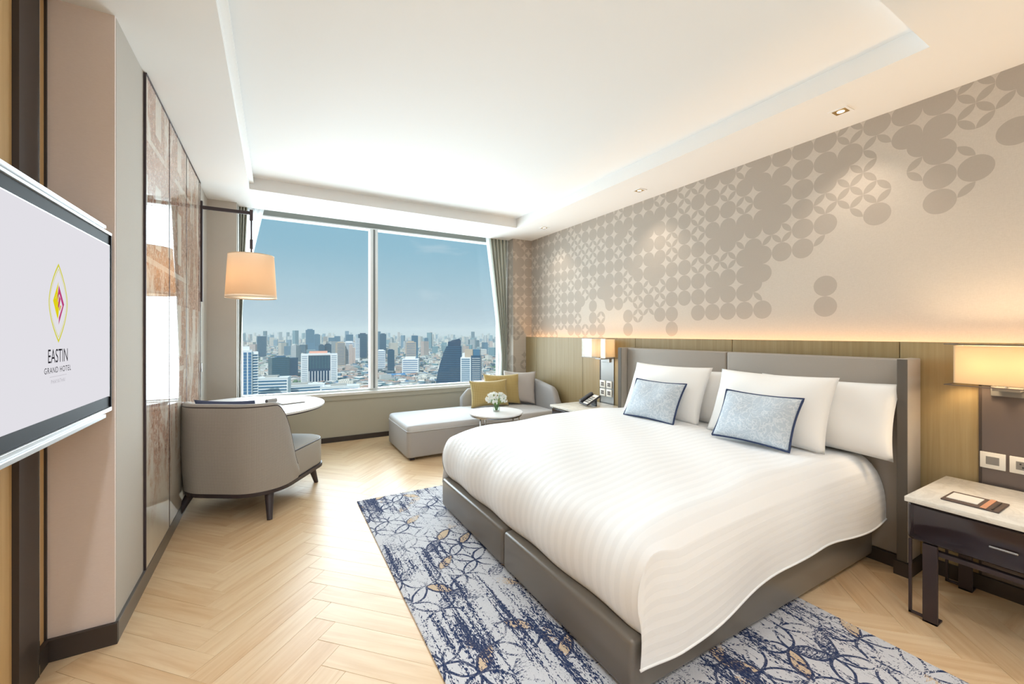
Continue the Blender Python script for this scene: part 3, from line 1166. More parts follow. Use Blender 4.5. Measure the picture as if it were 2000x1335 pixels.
def shell(pl, lens_, ztop, zbot, thick, flare, nz=14, inward=1):
    """upholstered wall following a plan line; returns builder and rim points"""
    mb = MB()
    n = len(pl)
    total = lens_[-1]
    rim = []
    rows = 2 * nz + 7
    for i in range(n):
        x, y = pl[i]
        nx, ny = normal_at(pl, i)
        nx, ny = nx * inward, ny * inward
        zt = ztop(lens_[i] / total)
        h = zt - zbot
        tk = thick
        # outer face up, rounded rim, inner face down
        col = []
        for j in range(nz + 1):
            s = j / nz
            z = zbot + (h - tk / 2) * s
            fl = flare * (z - zbot)
            bulge = .012 * math.sin(s * PI)
            col.append((0 - fl - bulge, z))
        f0 = flare * (h - tk / 2)
        for j in range(1, 7):
            a = j / 7 * PI
            col.append((tk / 2 - tk / 2 * math.cos(a) - f0, zt - tk / 2 + tk / 2 * math.sin(a)))
        for j in range(nz + 1):
            s = 1 - j / nz
            z = zbot + (h - tk / 2) * s
            fl = flare * (z - zbot)
            col.append((tk - fl, z))
        for off, z in col:
            mb.v.append((x + nx * off, y + ny * off, z))
        rim.append((x + nx * (.004 - f0), y + ny * (.004 - f0), zt - tk * .35))
    k = 2 * nz + 8
    for i in range(n - 1):
        for j in range(k - 1):
            a = i * k + j
            mb.f.append((a, a + k, a + k + 1, a + 1))
            nt = len(mb.f) - 1
            mb.uv[nt] = [(lens_[i], mb.v[a][2] + (0 if j < nz + 3 else 2)), (lens_[i + 1], mb.v[a + k][2] + (0 if j < nz + 3 else 2)),
                         (lens_[i + 1], mb.v[a + k + 1][2] + (0 if j < nz + 3 else 2)), (lens_[i], mb.v[a + 1][2] + (0 if j < nz + 3 else 2))]
    mb.f.append(tuple(range(k)))
    mb.f.append(tuple(reversed(range((n - 1) * k, n * k))))
    return mb, rim


def chair_top(s):
    d = min(s, 1 - s) * BLN          # distance from the arm front
    return .33 + .50 * smooth01(d / .24) ** .7


mb, rim = shell(back, bl, chair_top, .20, .062, .02, inward=1)
bk = mb.build('backrest', M['chair_fabric'], CH, smooth=1.2, fix=True)
MB().tube(rim, .0045, 6).build('piping', M['dark_wood'], bk, smooth=True)
for sx, sy, tx, ty in ((.29, -.29, .345, -.37), (-.29, -.29, -.345, -.37), (.27, .33, .29, .385), (-.27, .33, -.29, .385)):
    MB().tube([(sx, sy, .175), (tx, ty, 0)], .032, 14, .017).build('leg', M['dark_wood'], CH, smooth=.8)

# navy cushion resting on the armchair
M['navy_cushion'] = fabric('navy_cushion', '#5d6580', '#4e5670', 300, .8)
me = pillow_mesh('seat_cushion', .46, .40, .13, M['navy_cushion'], .05, seed=8)
o = bpy.data.objects.new('seat_cushion', me)
link(o)
o.matrix_world = CH.matrix_basis @ Matrix.Translation((-.02, -.235, .645)) @ Matrix.Rotation(math.radians(20), 4, 'X')
o.matrix_world = Matrix.Translation((-.13, 3.93, 0)) @ Matrix.Rotation(math.radians(-32), 4, 'Z') @ Matrix.Translation((-.03, -.255, .655)) @ Matrix.Rotation(math.radians(18), 4, 'X')
tag(o, 'navy cushion peeking over the armchair back', 'cushion')

# ------------------------------------------------------------------ writing table
tb = thing('writing_table', 'white round-fronted writing table against the mirrored panels', 'table')
cx, cy, r = -.207, 4.286, .609
TBZ = .70


def pebble(off):
    """round front, straight at the wall, trimmed where the armchair back stands"""
    pts = []
    n0, p0 = (.53, .848), (.10, 3.55)
    for i in range(97):
        a = -PI + 2 * PI * i / 96
        x, y = cx + (r - off) * math.cos(a), cy + (r - off) * math.sin(a)
        d = (x - p0[0]) * n0[0] + (y - p0[1]) * n0[1] - (.115 + off)
        if d < 0:
            x, y = x - n0[0] * d, y - n0[1] * d
        x = max(x, -.585 + off * .2)
        if not pts or math.hypot(x - pts[-1][0], y - pts[-1][1]) > .004:
            pts.append((x, y))
    if math.hypot(pts[0][0] - pts[-1][0], pts[0][1] - pts[-1][1]) < .004:
        pts.pop()
    return pts


MB().prism(pebble(0), TBZ - .017, TBZ).build('top', M['white_top'], tb, bevel=.003, bseg=2)
MB().prism(pebble(.012), TBZ - .029, TBZ - .0175).build('edge_band', M['dark_wood'], tb)
for (x0, y0, x1, y1) in ((-.04, 4.48, .21, 4.54), (-.40, 4.62, -.5, 4.78), (-.46, 4.40, -.53, 4.33)):
    MB().tube([(x0, y0, TBZ - .03), (x1, y1, 0)], .022, 12, .013).build('leg', M['dark_wood'], tb, smooth=True)

t = thing('notepad', 'open grey notepad lying on the writing table', 'notepad', (.12, 4.28, TBZ + .0005), math.radians(20))
bx('cover', -.10, .10, -.075, .075, 0, .006, plain('pad_grey', '#8d8884', .6), t, bevel=.001, bseg=1)
bx('paper', -.09, .095, -.068, .068, .0061, .010, M['white_plastic'], t, bevel=0)
t = thing('rolled_holder', 'small grey rolled holder beside the notepad', 'holder', (-.03, 4.34, TBZ + .0005), math.radians(35))
mb = MB()
mb.tube([(-.045, 0, .022), (.045, 0, .022)], .021, 16)
mb.build('roll', plain('roll_grey', '#a7a3a0', .5), t, smooth=.8)
MB().tube([(-.049, 0, .022), (-.046, 0, .022)], .0155, 16).build('end_cap', M['dark_wood'], t)
t = thing('water_glass', 'small clear glass on the writing table', 'glass', (-.10, 4.52, TBZ + .0005))
MB().lathe([(.026, 0), (.03, .06), (.028, .06), (.024, .004)], (0, 0, 0), 24, True, True).build('tumbler', M['clear'], t, smooth=.8)

# ------------------------------------------------------------------ chaise
cs = thing('chaise', 'light grey chaise with curved back below the window', 'chaise')
plan = rounded_plan(.94, -.425, .425, .05, .05, 6)
plan = [(x + 2.13, y + 4.695) for x, y in plan]
puff_block(plan, .035, .30, .012, 0).build('body', M['sofa_fabric'], cs, smooth=True)
plan2 = [(2.13 + (x - 2.13) * .997, 4.695 + (y - 4.695) * .997) for x, y in plan]
cu_ = puff_block(plan2, .301, .366, .03, .028).build('cushion_top', M['sofa_light'], cs, smooth=True)
pp = [(x, y, .305) for x, y in plan]
MB().tube(pp + pp[:1], .005, 6, cap=False).build('piping', M['sofa_light'], cu_, smooth=True)
for x, y in ((1.25, 4.33), (1.25, 5.06), (3.0, 4.33), (3.0, 5.06)):
    bx('foot', x - .025, x + .025, y - .025, y + .025, 0, .036, M['dark_wood'], cs, bevel=.002, bseg=1)
# back shell along the window side, round the corner, along the wainscot
bp = []
for i in range(12):
    bp.append((2.14 + (2.72 - 2.14) * i / 12, 5.155))
for i in range(17):
    a = math.radians(90 - 90 * i / 16)
    bp.append((2.72 + .42 * math.cos(a), 4.735 + .42 * math.sin(a)))
for i in range(1, 13):
    bp.append((3.14, 4.735 - (4.735 - 4.24) * i / 12))
cl = [0]
for a, b_ in zip(bp[:-1], bp[1:]):
    cl.append(cl[-1] + math.hypot(a[0] - b_[0], a[1] - b_[1]))
CLN = cl[-1]


def chaise_top(s):
    d = s * CLN
    e_ = (1 - s) * CLN
    return .50 + .09 * smooth01(d / .09) + .125 * smooth01(d / .75) - .17 * (1 - smooth01(e_ / .16)) ** 2 - .07 * (1 - smooth01(e_ / .6))


mb, rim = shell(bp, cl, chaise_top, .045, .085, .0, inward=1)
sb = mb.build('back_shell', M['sofa_fabric'], cs, smooth=1.2, fix=True)
MB().tube(rim, .0045, 6).build('piping', M['sofa_light'], sb, smooth=True)

_b = MatB('gold_cushion')
_x, _y, _z = _b.xyz(_b.tc('Object'))
_q = ((_x * 150.0 + _z * 150.0).sin() * (_x * 150.0 - _z * 150.0).sin() * .5 + .5)
M['gold_cushion'] = _b.principled(_b.mix(_q, lin('#a48a4c'), lin('#cfb87e')), .6, 0, .4, bump=_q, bstr=.4, bdist=.004, Sheen_Weight=.3)
M['greige_cushion'] = fabric('greige_cushion', '#c6beb8', '#bab1ab', 300, .7)


def sofa_cushion(w, h, t_, mat, x, y, z, yaw, lean, label, seed):
    o = bpy.data.objects.new('cushion', pillow_mesh('cushion', w, h, t_, mat, .085, seed=seed))
    link(o)
    o.matrix_world = Matrix.Translation((x, y, z + h / 2 * math.cos(lean))) @ Matrix.Rotation(yaw, 4, 'Z') @ Matrix.Rotation(-lean, 4, 'X')
    tag(o, label, 'cushion', 'cushions on the chaise')


sofa_cushion(.53, .35, .16, M['gold_cushion'], 2.40, 4.80, .388, math.radians(-4), .22, 'gold quilted cushion in front on the chaise', 11)
sofa_cushion(.50, .41, .15, M['gold_cushion'], 2.64, 4.90, .386, math.radians(-18), .16, 'larger gold quilted cushion behind the front gold one', 12)
sofa_cushion(.46, .44, .13, M['greige_cushion'], 2.885, 4.86, .384, math.radians(-45), .10, 'pale greige cushion at the corner of the chaise back', 13)

# ------------------------------------------------------------------ coffee table with flowers
ct = thing('side_table', 'small round white side table on slim metal legs beside the chaise', 'table', (2.045, 3.93, 0))
MB().lathe([(.27, .478), (.282, .482), (.286, .49), (.284, .498), (.27, .5)], (0, 0, 0), 56).build('top', M['white_top'], ct, smooth=.8)
MB().lathe([(.274, .464), (.276, .477), (.262, .477), (.262, .464)], (0, 0, 0), 48, False, False).build('rim', M['steel'], ct, smooth=.8)
for a in (205, 285, 345, 90):
    q = math.radians(a)
    MB().tube([(.255 * math.cos(q), .255 * math.sin(q), .466), (.255 * math.cos(q), .255 * math.sin(q), 0)], .008, 10).build('leg', M['steel'], ct, smooth=True)
fv = thing('flower_vase', 'small glass vase of white flowers on the round side table', 'vase', (2.05, 3.93, .5005))
MB().lathe([(.038, 0), (.04, .008), (.042, .085), (.039, .085), (.036, .01)], (0, 0, 0), 28).build('glass', M['clear'], fv, smooth=.8)
MB().lathe([(.001, .009), (.0355, .0095), (.0365, .05), (.001, .05)], (0, 0, 0), 24, False, False).build('water', glass_mat('water', (.9, .95, .93, 1), .5), fv, smooth=.8)
M['petal'] = plain('petal', '#f4f4ee', .8)
M['stem'] = plain('stem', '#6f9a5c', .6)
rg = random.Random(4)
pet = MB()
for k in range(5):
    a = 2 * PI * k / 5
    c, s = math.cos(a), math.sin(a)
    w_ = .010
    pts = [(0, 0, 0), (.010 * c - w_ * s * .7, .010 * s + w_ * c * .7, .004), (.020 * c, .020 * s, .008), (.010 * c + w_ * s * .7, .010 * s - w_ * c * .7, .004)]
    pet.poly(pts)
petm = pet.mesh('flower', M['petal'])
spots = []
for i in range(110):
    a = rg.uniform(0, 2 * PI)
    u = rg.uniform(-.35, 1)
    rr = .092 * rg.uniform(.75, 1.05)
    h = math.sqrt(max(0, 1 - u * u))
    p = (rr * 1.12 * h * math.cos(a), rr * 1.12 * h * math.sin(a), .125 + rr * .8 * u)
    spots.append(p)
    inst('flower', petm, fv, p, (math.acos(max(-1, min(1, u))) * math.sin(a) * -1, math.acos(max(-1, min(1, u))) * math.cos(a), rg.uniform(0, 6)), (1.0, 1.0, 1.6))
mb = MB()
for p in spots[::3]:
    mb.tube([(p[0] * .1, p[1] * .1, .012), (p[0] * .3, p[1] * .3, .08), p], .0014, 5)
mb.build('stems', M['stem'], fv)
mb = MB()
for i in range(16):
    p = spots[i * 3 + 1]
    q = Vector(p) * .82
    mb.poly([(q.x, q.y, q.z), (q.x + .014, q.y + .006, q.z + .006), (q.x + .02, q.y + .016, q.z + .018), (q.x + .004, q.y + .012, q.z + .012)])
mb.build('leaves', M['stem'], fv)

# ------------------------------------------------------------------ wall arm lamp
al = thing('arm_lamp', 'bronze wall arm lamp with a large drum shade over the writing table', 'lamp')
AY = 4.70
bx('wall_bar', -.599, -.575, AY - .018, AY + .018, 1.62, 2.54, M['black_metal'], al, bevel=.002, bseg=1)
bx('arm', -.575, -.19, AY - .012, AY + .012, 2.468, 2.498, M['black_metal'], al, bevel=.002, bseg=1)
bx('arm_head', -.212, -.185, AY - .014, AY + .014, 2.41, 2.515, M['bronze_metal'], al, bevel=.002, bseg=1)
MB().tube([(-.198, AY, 2.41), (-.198, AY, 2.02)], .007, 10).build('rod', M['bronze_metal'], al, smooth=True)
MB().tube([(-.198, AY, 2.23), (-.198, AY, 2.14)], .013, 12).build('sleeve', M['bronze_metal'], al, smooth=.8)
M['drum'] = shade_mat('drum_shade', '#dcc4ab', .5)
sh = MB().lathe([(.213, 1.672), (.19, 2.075)], (-.198, AY, 0), 64, False, False).build('shade', M['drum'], al, smooth=True)
mb = MB().lathe([(.2135, 1.668), (.2145, 1.668), (.2145, 1.676), (.2125, 1.676)], (-.198, AY, 0), 64, False, False)
mb.lathe([(.19, 2.072), (.1915, 2.072), (.1915, 2.079), (.189, 2.079)], (-.198, AY, 0), 64, False, False)
mb.build('shade_rim', plain('shade_rim', '#e5d3ba', .7), sh, smooth=.8)
mb = MB()
for k in range(3):
    q = 2 * PI * k / 3 + .4
    mb.tube([(-.198, AY, 2.05), (-.198 + .189 * math.cos(q), AY + .189 * math.sin(q), 2.072)], .0025, 6)
mb.build('spider', M['bronze_metal'], al)
MB().lathe([(.001, -.04), (.022, -.03), (.03, 0), (.02, .03), (.012, .05)], (-.198, AY, 1.93), 20).build('bulb', M['bulb'], al, smooth=True)
MB().lathe([(.206, 1.69), (.2055, 1.694)], (-.198, AY, 0), 48).build('diffuser', shade_mat('diffuser', '#fff6e6', .7), al)
light('arm_lamp_light', 'POINT', (-.235, AY - .03, 1.86), 1.0, (1, .68, .42), None, shadow_soft_size=.04)
# hinge hardware on the bar below the lamp
bx('switch_knuckle', -.597, -.58, AY - .01, AY + .01, .98, 1.06, M['steel'], al, bevel=.003, bseg=2)
bx('cord_channel', -.599, -.588, AY - .012, AY + .012, .75, 1.62, M['steel'], al, bevel=.001, bseg=1)

# ------------------------------------------------------------------ printed glass panels on the left wall
_b = MatB('printed_glass')
_x, _y, _z = _b.xyz(_b.tc('Object'))
_g = _b.noise(_b.map(_b.tc(), (1, 3, 1.3)), 1.7, 5, .65, .6)
_f = _b.noise(_b.tc(), 38, 4, .75)
# blocky building-like forms with pale openings, worn like an old print
_cy, _cz = _y * 3.3 + .2, _z * 1.55 + .35
_fy, _fz = _cy.frac(), _cz.frac()
_rnd = _b.white(_b.vec(_cy.floor(), _cz.floor(), 2.0))
_open = _fy.gt(.28) * _fy.lt(.72) * _fz.gt(.16) * _fz.lt(.72) * _rnd.gt(.35)
_rail = _fz.lt(.05) * _rnd.gt(.5)
_m = ((_g + (_rnd - .5) * .18 - .34) * 7.0).clamp() * (1 - _open * .85) * (1 - _rail * .7)
_m = _m * ((_f - .30) * 4.0).clamp() * ((_z - .30 + (_g - .5)) * 2.2).clamp()
_tone = _b.mix((_f * 1.1).clamp(), lin('#86563f'), lin('#b08168'))
_cream = _b.mix(_g, lin('#c9c1b3'), lin('#dbd4c8'))
M['printed_glass'] = _b.principled(_b.mix(_m, _cream, _tone), .03, 0, .8)
M['printed_glass'].node_tree.nodes['Principled BSDF'].inputs['IOR'].default_value = 1.75
ap = thing('glass_wall_art', 'tall glass wall art of four panels printed in rusty brown', 'wall art')
seams = [2.848, 3.407, 3.998, 4.60, 4.672]
for i, (a, b_) in enumerate(zip(seams[:-1], seams[1:])):
    bx('glass_panel', -.599, -.590, a + .004, b_ - .004, .0885, 2.692, M['printed_glass'], ap, bevel=.0008, bseg=1)
for a in seams:
    bx('metal_bead', -.599, -.588, a - .0028, a + .0028, .0885, 2.694, M['bronze_metal'], ap, bevel=0)
bx('metal_head', -.599, -.586, 2.848, 4.672, 2.692, 2.6995, M['bronze_metal'], ap, bevel=0)

# ------------------------------------------------------------------ television
tv = thing('television', 'wall television showing a hotel logo on a pale screen', 'television')
ty0, ty1, tz0, tz1, tx = 1.17, 2.372, 1.02, 1.744, -.606
M['tv_black'] = plain('tv_black', '#1b1c20', .6, 0, .15)
M['tv_silver'] = plain('tv_silver', '#d5d8db', .28, .6)
bx('body', tx - .045, tx - .004, ty0, ty1, tz0, tz1, M['tv_black'], tv, bevel=.002, bseg=1)
bx('wall_bracket', -.8115, tx - .045, 1.5, 2.0, 1.2, 1.55, M['tv_black'], tv, bevel=0)
bx('top_trim', tx - .045, tx + .004, ty0, ty1, tz1, tz1 + .010, M['tv_silver'], tv, bevel=.001, bseg=1)
bx('top_trim', tx - .02, tx + .012, ty0, ty1 - .10, tz1 + .010, tz1 + .022, M['tv_silver'], tv, bevel=.001, bseg=1)
bx('bottom_trim', tx - .045, tx + .004, ty0, ty1, tz0 - .016, tz0, M['tv_silver'], tv, bevel=.001, bseg=1)
bx('bottom_trim', tx - .03, tx + .012, ty0, ty1 - .10, tz0 - .030, tz0 - .016, M['tv_silver'], tv, bevel=.001, bseg=1)
bx('side_trim', tx - .045, tx + .002, ty1, ty1 + .005, tz0, tz1, M['tv_black'], tv, bevel=0)
scr = bx('screen', tx - .004, tx - .002, ty0 + .01, ty1 - .008, tz0 + .047, tz1 - .045, emis('screen_glow', '#e2e0e6', 1.0), tv, bevel=0)
bx('screen_bezel', tx - .0041, tx - .001, ty1 - .008, ty1 - .003, tz0 + .044, tz1 - .042, M['tv_silver'], tv, bevel=0)
bx('screen_bezel', tx - .0041, tx - .001, ty0 + .01, ty1 - .003, tz1 - .045, tz1 - .042, M['tv_silver'], tv, bevel=0)
M['logo_lime'] = emis('logo_lime', '#d6d23a', .95)
M['logo_yellow'] = emis('logo_yellow', '#e3d51a', .95)
M['logo_magenta'] = emis('logo_magenta', '#c4457f', .9)
M['logo_orange'] = emis('logo_orange', '#e6b06a', .9)
M['logo_ink'] = emis('logo_ink', '#2b2a30', .8)
M['logo_faint'] = emis('logo_faint', '#b9b6bd', .9)
lx = tx - .0012
LC, LT, LB = 1.889, 1.556, 1.300


def leaf_pts(scale, n=26):
    h = (LT - LB) / 2 * scale
    w_ = .067 * (scale if scale > .9 else scale * 1.0)
    c = (LT + LB) / 2
    up = [(LC + w_ * math.cos(a) ** .85 if math.cos(a) > 0 else LC, c + h * math.sin(a)) for a in [-PI / 2 + PI * i / n for i in range(n + 1)]]
    pts = []
    for i in range(n + 1):
        s = -1 + 2 * i / n
        pts.append((LC + w_ * (1 - abs(s) ** 1.75), c + h * s))
    for i in range(1, n):
        s = 1 - 2 * i / n
        pts.append((LC - w_ * (1 - abs(s) ** 1.75), c + h * s))
    return pts


def ring(name, s0, s1, mat):
    A, B = leaf_pts(s0), leaf_pts(s1)
    mb = MB()
    k = len(A)
    for i in range(k):
        j = (i + 1) % k
        mb.quad((lx, *A[i]), (lx, *A[j]), (lx, *B[j]), (lx, *B[i]))
    mb.build(name, mat, scr, fix=True)


ring('logo_outline', 1.0, .925, M['logo_lime'])
ring('logo_inner_line', .87, .845, M['logo_lime'])
c = (LT + LB) / 2
k = .07


def flat(name, pts, mat, dx=0):
    MB().poly([(lx + dx, LC + y, c + z) for y, z in pts]).build(name, mat, scr)


flat('logo_emblem', [(0, .070), (-.038, .006), (-.006, -.054), (-.002, -.030), (-.014, -.012), (-.020, .014), (-.004, .046)], M['logo_yellow'])
flat('logo_emblem', [(-.020, .012), (-.006, .044), (-.004, .010), (.004, -.008), (-.002, -.05), (-.012, -.02)], M['logo_yellow'], .0001)
flat('logo_emblem', [(.002, .058), (.040, -.002), (.000, -.070), (.002, -.046), (.028, -.008), (.014, .016), (.006, .030), (-.010, .012)], M['logo_magenta'], .0002)
flat('logo_emblem', [(.004, .024), (.014, .014), (.002, -.018), (-.004, -.010)], M['logo_magenta'], .0002)
flat('logo_emblem', [(-.004, .018), (.004, .026), (-.006, .002), (-.012, .006)], M['logo_orange'], .0003)
flat('logo_emblem', [(.010, -.006), (.020, -.008), (.008, -.026), (.002, -.020)], M['logo_orange'], .0003)


def text(name, body, y, z, size, mat, space=1.0, wid=None):
    cu = bpy.data.curves.new(name, 'FONT')
    cu.body = body
    cu.size = size
    cu.align_x = 'CENTER'
    cu.space_character = space
    tmp = bpy.data.objects.new('tmp', cu)
    me = tmp.to_mesh().copy()
    tmp.to_mesh_clear()
    bpy.data.objects.remove(tmp)
    me.materials.clear()
    me.materials.append(mat)
    o = bpy.data.objects.new(name, me)
    o.location = (lx + .0002, y, z)
    o.rotation_euler = (PI / 2, 0, PI / 2)
    if wid:
        o.scale = (wid, 1, 1)
    link(o, scr)
    return o


text('lettering', 'EASTIN', LC - .002, 1.238, .062, M['logo_ink'], 1.0, .72)
text('lettering', 'GRAND HOTEL', LC - .002, 1.206, .026, M['logo_ink'], 1.15, .95)
text('lettering', 'PHAYATHAI', LC - .002, 1.172, .018, M['logo_faint'], 1.2, .9)
MB().quad((lx, LC - .06, 1.1935), (lx, LC + .06, 1.1935), (lx, LC + .06, 1.1945), (lx, LC - .06, 1.1945)).build('logo_rule', M['logo_faint'], scr)

# ------------------------------------------------------------------ curtains
M['curtain'] = fabric('curtain_sage', '#c4c7bd', '#b6b9ae', 300, .85)
_b = MatB('sheer')
_t = _b.n.new('ShaderNodeBsdfTransparent')
_d = _b.n.new('ShaderNodeBsdfTranslucent')
_d.inputs[0].default_value = (.95, .96, .97, 1)
_e = _b.n.new('ShaderNodeBsdfDiffuse')
_e.inputs[0].default_value = (.93, .94, .95, 1)
_m1 = _b.n.new('ShaderNodeMixShader')
_m1.inputs[0].default_value = .5
_m2 = _b.n.new('ShaderNodeMixShader')
_m2.inputs[0].default_value = .75
_b.l.new(_d.outputs[0], _m1.inputs[1])
_b.l.new(_e.outputs[0], _m1.inputs[2])
_b.l.new(_t.outputs[0], _m2.inputs[1])
_b.l.new(_m1.outputs[0], _m2.inputs[2])
_b.l.new(_m2.outputs[0], _b.out.inputs[0])
M['sheer'] = _b.m


def drape(name, label, xo, xi_top, xi_tie, xi_bot, y, ztie, folds, mat, amp=.03, z0=.02, z1=2.84):
    """xo: fixed edge by the pillar; xi: free edge at top, tie and bottom"""
    def xi(z):
        if z > ztie:
            k = (z - ztie) / (z1 - ztie)
            return xi_tie + (xi_top - xi_tie) * (k ** 1.15)
        k = (ztie - z) / (ztie - z0)
        return xi_tie + (xi_bot - xi_tie) * smooth01(k * 1.4)

    def fn(u, v):
        z = z0 + (z1 - z0) * v
        e_ = xi(z)
        x = xo + (e_ - xo) * u
        sq = 1 - .45 * math.exp(-((z - ztie) / .25) ** 2)
        yy = y + amp * sq * math.sin(u * folds * 2 * PI + .6 * math.sin(z * 1.3)) + .008 * math.sin(u * folds * 4.3 * PI + z)
        return (x, yy, z)
    ob = MB().grid(fn, int(folds * 14), 60).build(name, mat, None, smooth=True)
    tag(ob, label, 'curtain')
    return ob


drape('curtain', 'sage grey curtain gathered beside the papered pillar', 2.975, 2.66, 2.885, 2.86, 5.37, 1.0, 5, M['curtain'])
drape('sheer_curtain', 'white sheer edge in front of the glass beside the papered pillar', 2.97, 2.645, 2.885, 2.85, 5.44, 1.0, 5, M['sheer'], .018)
drape('curtain', 'sage grey curtain sliver behind the drum lamp', -.34, -.255, -.325, -.32, 5.37, 1.0, 3, M['curtain'], .025)
drape('sheer_curtain', 'white sheer panel behind the drum lamp', -.338, -.085, -.33, -.325, 5.46, 1.5, 4, M['sheer'], .016)
bx('curtain_track', -.34, 2.97, 5.36, 5.385, 2.845, 2.859, M['white_frame'], None, bevel=0)
tag(bpy.data.objects['curtain_track'], 'white curtain track in the ceiling pocket', 'curtain track')

# ------------------------------------------------------------------ the city outside
GZ = -130.0
FW = Vector((math.sin(YAW), math.cos(YAW), 0))
RT = Vector((math.cos(YAW), -math.sin(YAW), 0))


def ground_pt(px, dist):
    """a spot at a bearing (given as picture column) and distance from the hotel"""
    return FW * dist + RT * ((px - 1000) / 811 * dist)


def top_z(py, dist):
    return CAM_H + (651 - py) / 811 * dist


_b = MatB('city_ground')
_n = _b.noise(_b.tc(), .006, 6, .7)
_v = _b.n.new('ShaderNodeTexVoronoi')
_v.inputs['Scale'].default_value = .03
_b.l.new(_b.tc(), _v.inputs['Vector'])
_vc = Ex(_b.nt, _v.outputs['Color'])
_c = _b.ramp((_n * .6 + _b.noise(_b.tc(), .05, 3) * .5 - .05).clamp(), [(.2, lin('#5f6f55')), (.45, lin('#8d948a')), (.6, lin('#b8b5ad')), (.9, lin('#d0ccc4'))])
M['city_ground'] = _b.principled(_c, .9, 0, .1)
g = MB().quad((-16000, 60, GZ), (22000, 60, GZ), (22000, 30000, GZ), (-16000, 30000, GZ)).build('ground_outside', M['city_ground'])
tag(g, 'hazy city ground far below the window', kind='structure')


def facade(name, wall, glass, sx=.28, sz=.3, wx=.6, wz=.55):
    """facade for blocks too far away to tell single windows"""
    b = MatB(name)
    x, y, z = b.xyz(b.tc('Object'))
    gx, gz = (x + y) * sx, z * sz
    w = gx.frac().lt(wx) * gz.frac().lt(wz)
    geo = b.n.new('ShaderNodeNewGeometry')
    nx, ny, nz = b.xyz(geo.outputs['Normal'])
    w = w * nz.abs().lt(.5)
    o = b.n.new('ShaderNodeObjectInfo')
    r = Ex(b.nt, o.outputs['Random'])
    return b.principled(b.mix((w * .8), lin(wall), lin(glass)), .6, 0, .3)


FAC = [facade('facade_white', '#dcdcd8', '#7d93a3'), facade('facade_beige', '#cfc6b8', '#7e8b95'), facade('facade_grey', '#b4b8ba', '#5f7485'),
       facade('facade_cream', '#e2ddd2', '#8f9ba3', .2), facade('facade_blue', '#6f8fa6', '#3f627d', .2, .3, .8, .7), facade('facade_dark', '#4c6474', '#2f4a5e', .2, .3, .8, .75),
       facade('facade_rose', '#c9b3a8', '#8a8f95'), facade('facade_teal', '#7a9aa5', '#4c7284', .24, .3, .8, .6)]
ROOFS = [plain('roof_white', '#e6e4de', .8), plain('roof_grey', '#a8a8a4', .8), plain('roof_rust', '#b08a78', .8), plain('roof_blue', '#4a7fae', .6), plain('roof_green', '#7f9a86', .8)]

rc = random.Random(21)


def tower_mesh(kind, w, d, h, fac, roof):
    mb = MB()
    if kind == 0:
        mb.box(-w / 2, w / 2, -d / 2, d / 2, 0, h)
        mb.box(-w * .3, w * .2, -d * .3, d * .25, h, h + h * .05 + 2)
    elif kind == 1:
        mb.box(-w / 2, w / 2, -d / 2, d / 2, 0, h * .86)
        mb.box(-w * .34, w * .34, -d * .34, d * .34, h * .86, h)
    elif kind == 2:
        mb.box(-w / 2, w * .1, -d / 2, d / 2, 0, h)
        mb.box(w * .1, w / 2, -d * .4, d * .5, 0, h * .88)
        mb.box(-w * .3, -w * .05, -d * .2, d * .2, h, h * 1.05)
    else:
        mb.box(-w * .6, w * .6, -d * .6, d * .6, 0, h * .22)
        mb.box(-w / 2, w / 2, -d / 2, d / 2, h * .22, h)
    me = mb.mesh('tower', fac)
    me.materials.append(roof)
    for p in me.polygons:
        if p.normal.z > .5:
            p.material_index = 1
    return me


# a stock of shapes shared by the many distant blocks
LOW, MIDS = [], []
for i in range(14):
    w, d, h = rc.uniform(12, 34), rc.uniform(12, 30), rc.uniform(7, 24)
    LOW.append(tower_mesh(rc.choice((0, 0, 2, 3)), w, d, h, FAC[rc.choice((0, 0, 1, 2, 3, 3, 6))], ROOFS[rc.choice((0, 0, 1, 1, 2, 2, 3, 4))]))
for i in range(16):
    w, d = rc.uniform(20, 36), rc.uniform(18, 30)
    MIDS.append(tower_mesh(rc.choice((0, 1, 2, 3)), w, d, rc.uniform(55, 105), FAC[i % 8], ROOFS[rc.choice((0, 1))]))

HERO_ZONES = []


def clear_of(p, r=40):
    return all((p - q).length > r + s for q, s in HERO_ZONES)


def hero(px0, px1, dist, depth, yaw_extra=0):
    c = ground_pt((px0 + px1) / 2, dist)
    w = (px1 - px0) / 811 * dist
    HERO_ZONES.append((c.copy(), max(w, depth) * .5))
    bearing = math.atan2(c.x, c.y)
    return c, w, -bearing + yaw_extra


def windows(parent, me, w, y, z0, z1, nx, nz, margin=0):
    """separate window panes on the side facing the hotel (local -y)"""
    for i in range(nx):
        for j in range(nz):
            inst('window', me, parent, (-w / 2 + margin + (w - 2 * margin) * (i + .5) / nx, y, z0 + (z1 - z0) * (j + .5) / nz))


M['tower_white'] = plain('tower_white', '#dfe3e6', .7)
M['tower_glass'] = plain('tower_glass', '#3f6f9a', .15, 0, .7)
M['tower_teal'] = plain('tower_teal', '#2f5868', .2, 0, .7)
M['tower_dark'] = plain('tower_dark', '#1f4766', .2, 0, .7)
M['tower_navy'] = plain('tower_navy', '#173a5a', .25, 0, .6)
M['tower_slate'] = plain('tower_slate', '#456f8e', .25, 0, .5)
M['tower_beige'] = plain('tower_beige', '#b7a897', .7)
M['sign_pink'] = plain('sign_pink', '#e0a58f', .7)


def frame_of(name, label, px0, px1, dist, depth, ya=0):
    c, w, rz = hero(px0, px1, dist, depth, ya)
    t = thing(name, label, 'building', (c.x, c.y, GZ), rz)
    return t, w


